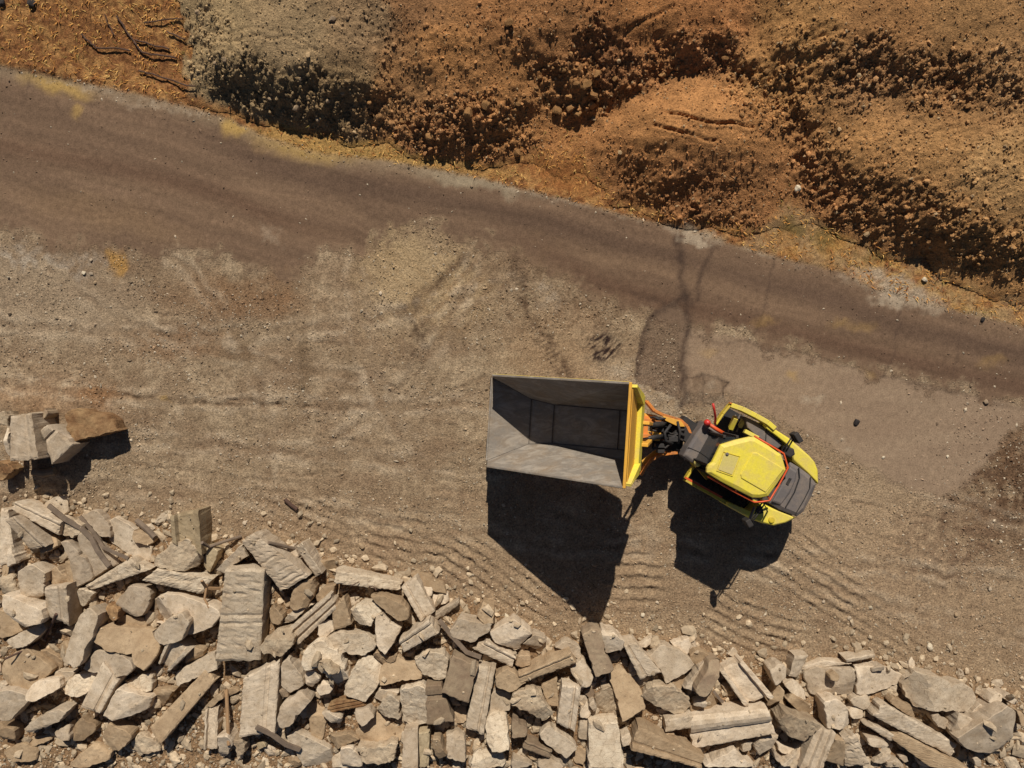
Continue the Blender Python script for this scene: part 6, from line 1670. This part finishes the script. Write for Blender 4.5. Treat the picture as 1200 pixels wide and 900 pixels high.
boulder(934, 222, 4.6, 'small white stone at the right foot of the smooth dome', mat='boulder_pale', name="white_stone", cat="stone")
boulder(390, 23, 4.5, 'dark stone on top of the grey gravel heap', mat='conc_grey', name="stone", cat="stone")
boulder(1083, 328, 4.2, 'grey stone in the dry grass beside the pale cement patch', mat='boulder_pale', name="stone", cat="stone")
boulder(1003, 495, 5, 'black clump on the smooth pavement right of the dumper', mat='black', name="black_clump", cat="clump", zs=.5)
boulder(1155, 471, 3.6, 'dark stone on the pavement near the right edge', mat='conc_grey', name="stone", cat="stone")
boulder(1151, 375, 3.4, 'dark lump on the road edge at the far right', mat='black', name="dark_lump", cat="clump", zs=.6)
boulder(38, 4, 6, 'dark tuft at the top left corner of the photo', mat='black', name="dark_tuft", cat="tuft", zs=.6)
boulder(3, 4, 5, 'dark clump cut off by the top left corner', mat='black', name="dark_clump", cat="clump", zs=.6)
SITE = [(870, 550, "the dumper's cab"), (655, 640, "the skip's shadow"), (138, 308, "the ochre spot by the road"), (40, 515, "the banded precast box"), (340, 592, "the short dark pipe"), (1165, 570, "the red-brown debris patch"),
        (500, 320, "the pale scraped patch of ground"), (1003, 495, "the black clump on the pavement"), (1080, 800, "the huge rough boulder"), (430, 675, "the long thin beam")]
G2 = 'stones lying loose on the yard'
for u, v, r in [(107, 305, 2.6), (99, 320, 3.2), (107, 321, 2.6), (112, 331, 2.4), (338, 396, 2.4), (446, 344, 2.6), (594, 722, 3.8), (287, 613, 3), (329, 616, 3), (392, 585, 2.8), (640, 585, 0), (424, 640, 3.6), (568, 654, 2.6), (1048, 600, 2.2), (1020, 712, 3.2), (995, 724, 3),
                (1089, 757, 4.6), (1122, 787, 3.2), (1120, 720, 3.4), (1160, 690, 2.6), (753, 720, 2.8), (770, 706, 2.4), (1035, 536, 2.2), (965, 705, 2.6), (940, 688, 2.6), (590, 592, 2.4), (1110, 535, 2), (986, 515, 2)]:
    if not r: continue
    q = min(SITE, key=lambda q: math.hypot(q[0] - u, q[1] - v)); dr = direction((u - q[0], v - q[1]))
    for wd in ('small loose stone', 'second loose stone', 'third loose stone', 'fourth loose stone', 'fifth loose stone', 'sixth loose stone'):
        lb = f"{wd} {dr} {q[2]}"
        if lb not in used_labels: break
    used_labels.add(lb)
    boulder(u, v, r, lb, G2, ['boulder_pale', 'conc_dust', 'conc'][int(u) % 3], "loose_stone", "stone", .7)
HN = {'A': ('grey-tan clod on the shaded face of the grey gravel heap', 'clods on the grey gravel heap'), 'B': ('tan clod on the stony lower face of the orange heap left of the hollow', 'clods on the orange heap'),
      'C': ('small rounded clod among the boulders of the hollow', 'small clods in the hollow'), 'D': ('brown clod on the stony face of the smooth scraped dome', 'clods on the dome'),
      'E': ('dark tan clod on the bank behind the smooth dome', 'clods behind the dome'), 'F': ('tan clod on the rocky face of the right-hand heap', 'clods on the right heap'), 'G': ('tan clod on the stony slope in the upper right corner', 'clods in the upper right')}
cnt = 0; placed = []; tries = 0
while cnt < 60 and tries < 30000:
    tries += 1
    u = rng.uniform(220, 1205); v = rng.uniform(0, 330)
    if v > road_up(u) - 14: continue
    x, y = gpos(u, v, 0.8)
    if hsample(rock, x, y) < .6 or hsample(HS, x, y) < .08: continue
    if any((u - a) ** 2 + (v - b) ** 2 < 120 for a, b in placed): continue
    placed.append((u, v)); cnt += 1
    k = 'ABCDEFG'[int(hsample(lab, x, y))]
    boulder(u, v, rng.uniform(2.6, 4.4), HN[k][0], HN[k][1], 'conc_dust' if k == 'A' else None, "earth_clod", "clod")

# ------------------------------------------------------------------ dry grass on the verge, and dead branches
n = 60000
x = rng.uniform(-13.4, 13.4, n); y = rng.uniform(1.6, 10.6, n); uu = 600 + PPM * x; vv = 450 - PPM * y
wt = hsample(verge, x, y) * (.75 * hsample(bank, x, y) + .5 * (vv > 150) + .1) * n01(fbm(x * 2, y * 2, 3, 701), 2)
keep = rng.random(n) < wt
x, y = x[keep], y[keep]; n = len(x)
z = hsample(HT, x, y); a = rng.uniform(0, 6.28, n); L = rng.uniform(.05, .16, n); w = rng.uniform(.008, .017, n); hgt = rng.uniform(.02, .09, n)
ca, sa_ = np.cos(a), np.sin(a)
V = np.zeros((n, 3, 3))
V[:, 0] = np.stack([x - sa_ * w, y + ca * w, z], 1); V[:, 1] = np.stack([x + sa_ * w, y - ca * w, z], 1); V[:, 2] = np.stack([x + ca * L, y + sa_ * L, z + hgt], 1)
pal = np.array([lin(196, 142, 76), lin(170, 116, 58), lin(206, 164, 96), lin(136, 84, 46), lin(132, 112, 58)])
cs = pal[rng.choice(5, n, p=[.3, .3, .2, .13, .07])]
go = bpy.data.objects.new("dry_grass", np_mesh("dry_grass", V.reshape(-1, 3), np.arange(n * 3).reshape(n, 3), M['grass'], False, np.repeat(cs, 3, 0)))
link(go); tag(go, kind='stuff')
def twig(pts, r, label):
    P_ = []
    for u, v in pts:
        x, y, z = surf(u, v); P_.append(Vector((x, y, z + .04 + r)))
    Q_ = [P_[0]]
    for a, b in zip(P_[:-1], P_[1:]):
        for k in (1, 2, 3): 
            p = a.lerp(b, k / 3); p += Vector((rng.normal(0, .012), rng.normal(0, .012), rng.normal(0, .01))); Q_.append(p)
    m_ = MB(); m_.tube(Q_, r, 6); o = m_.build("dead_branch", M['rebar'], None, P_[0], 0); o.location = P_[0]
    tag(o, label, 'branch', 'dead branches in the dry grass')
twig([(138, 20), (148, 36), (158, 50), (168, 62), (185, 66), (208, 69)], .022, 'longest dead branch, bending down towards the grey gravel heap')
twig([(97, 41), (106, 50), (115, 57), (135, 58), (154, 60)], .02, 'dead branch in the middle of the dry grass bank')
twig([(160, 48), (176, 52), (200, 58)], .02, 'short dead branch above the bend of the longest one')
twig([(164, 84), (180, 88), (205, 96), (230, 103)], .02, 'dead branch lowest on the bank, pointing at the grey heap\'s foot')
twig([(170, 28), (190, 25), (215, 23)], .018, 'thin branch lying level beside the grey heap\'s upper left')
twig([(197, 38), (208, 43), (218, 48)], .018, 'stubby branch against the left flank of the grey heap')
twig([(124, 18), (130, 32), (136, 42)], .014, 'thin faint branch left of the longest dead branch')
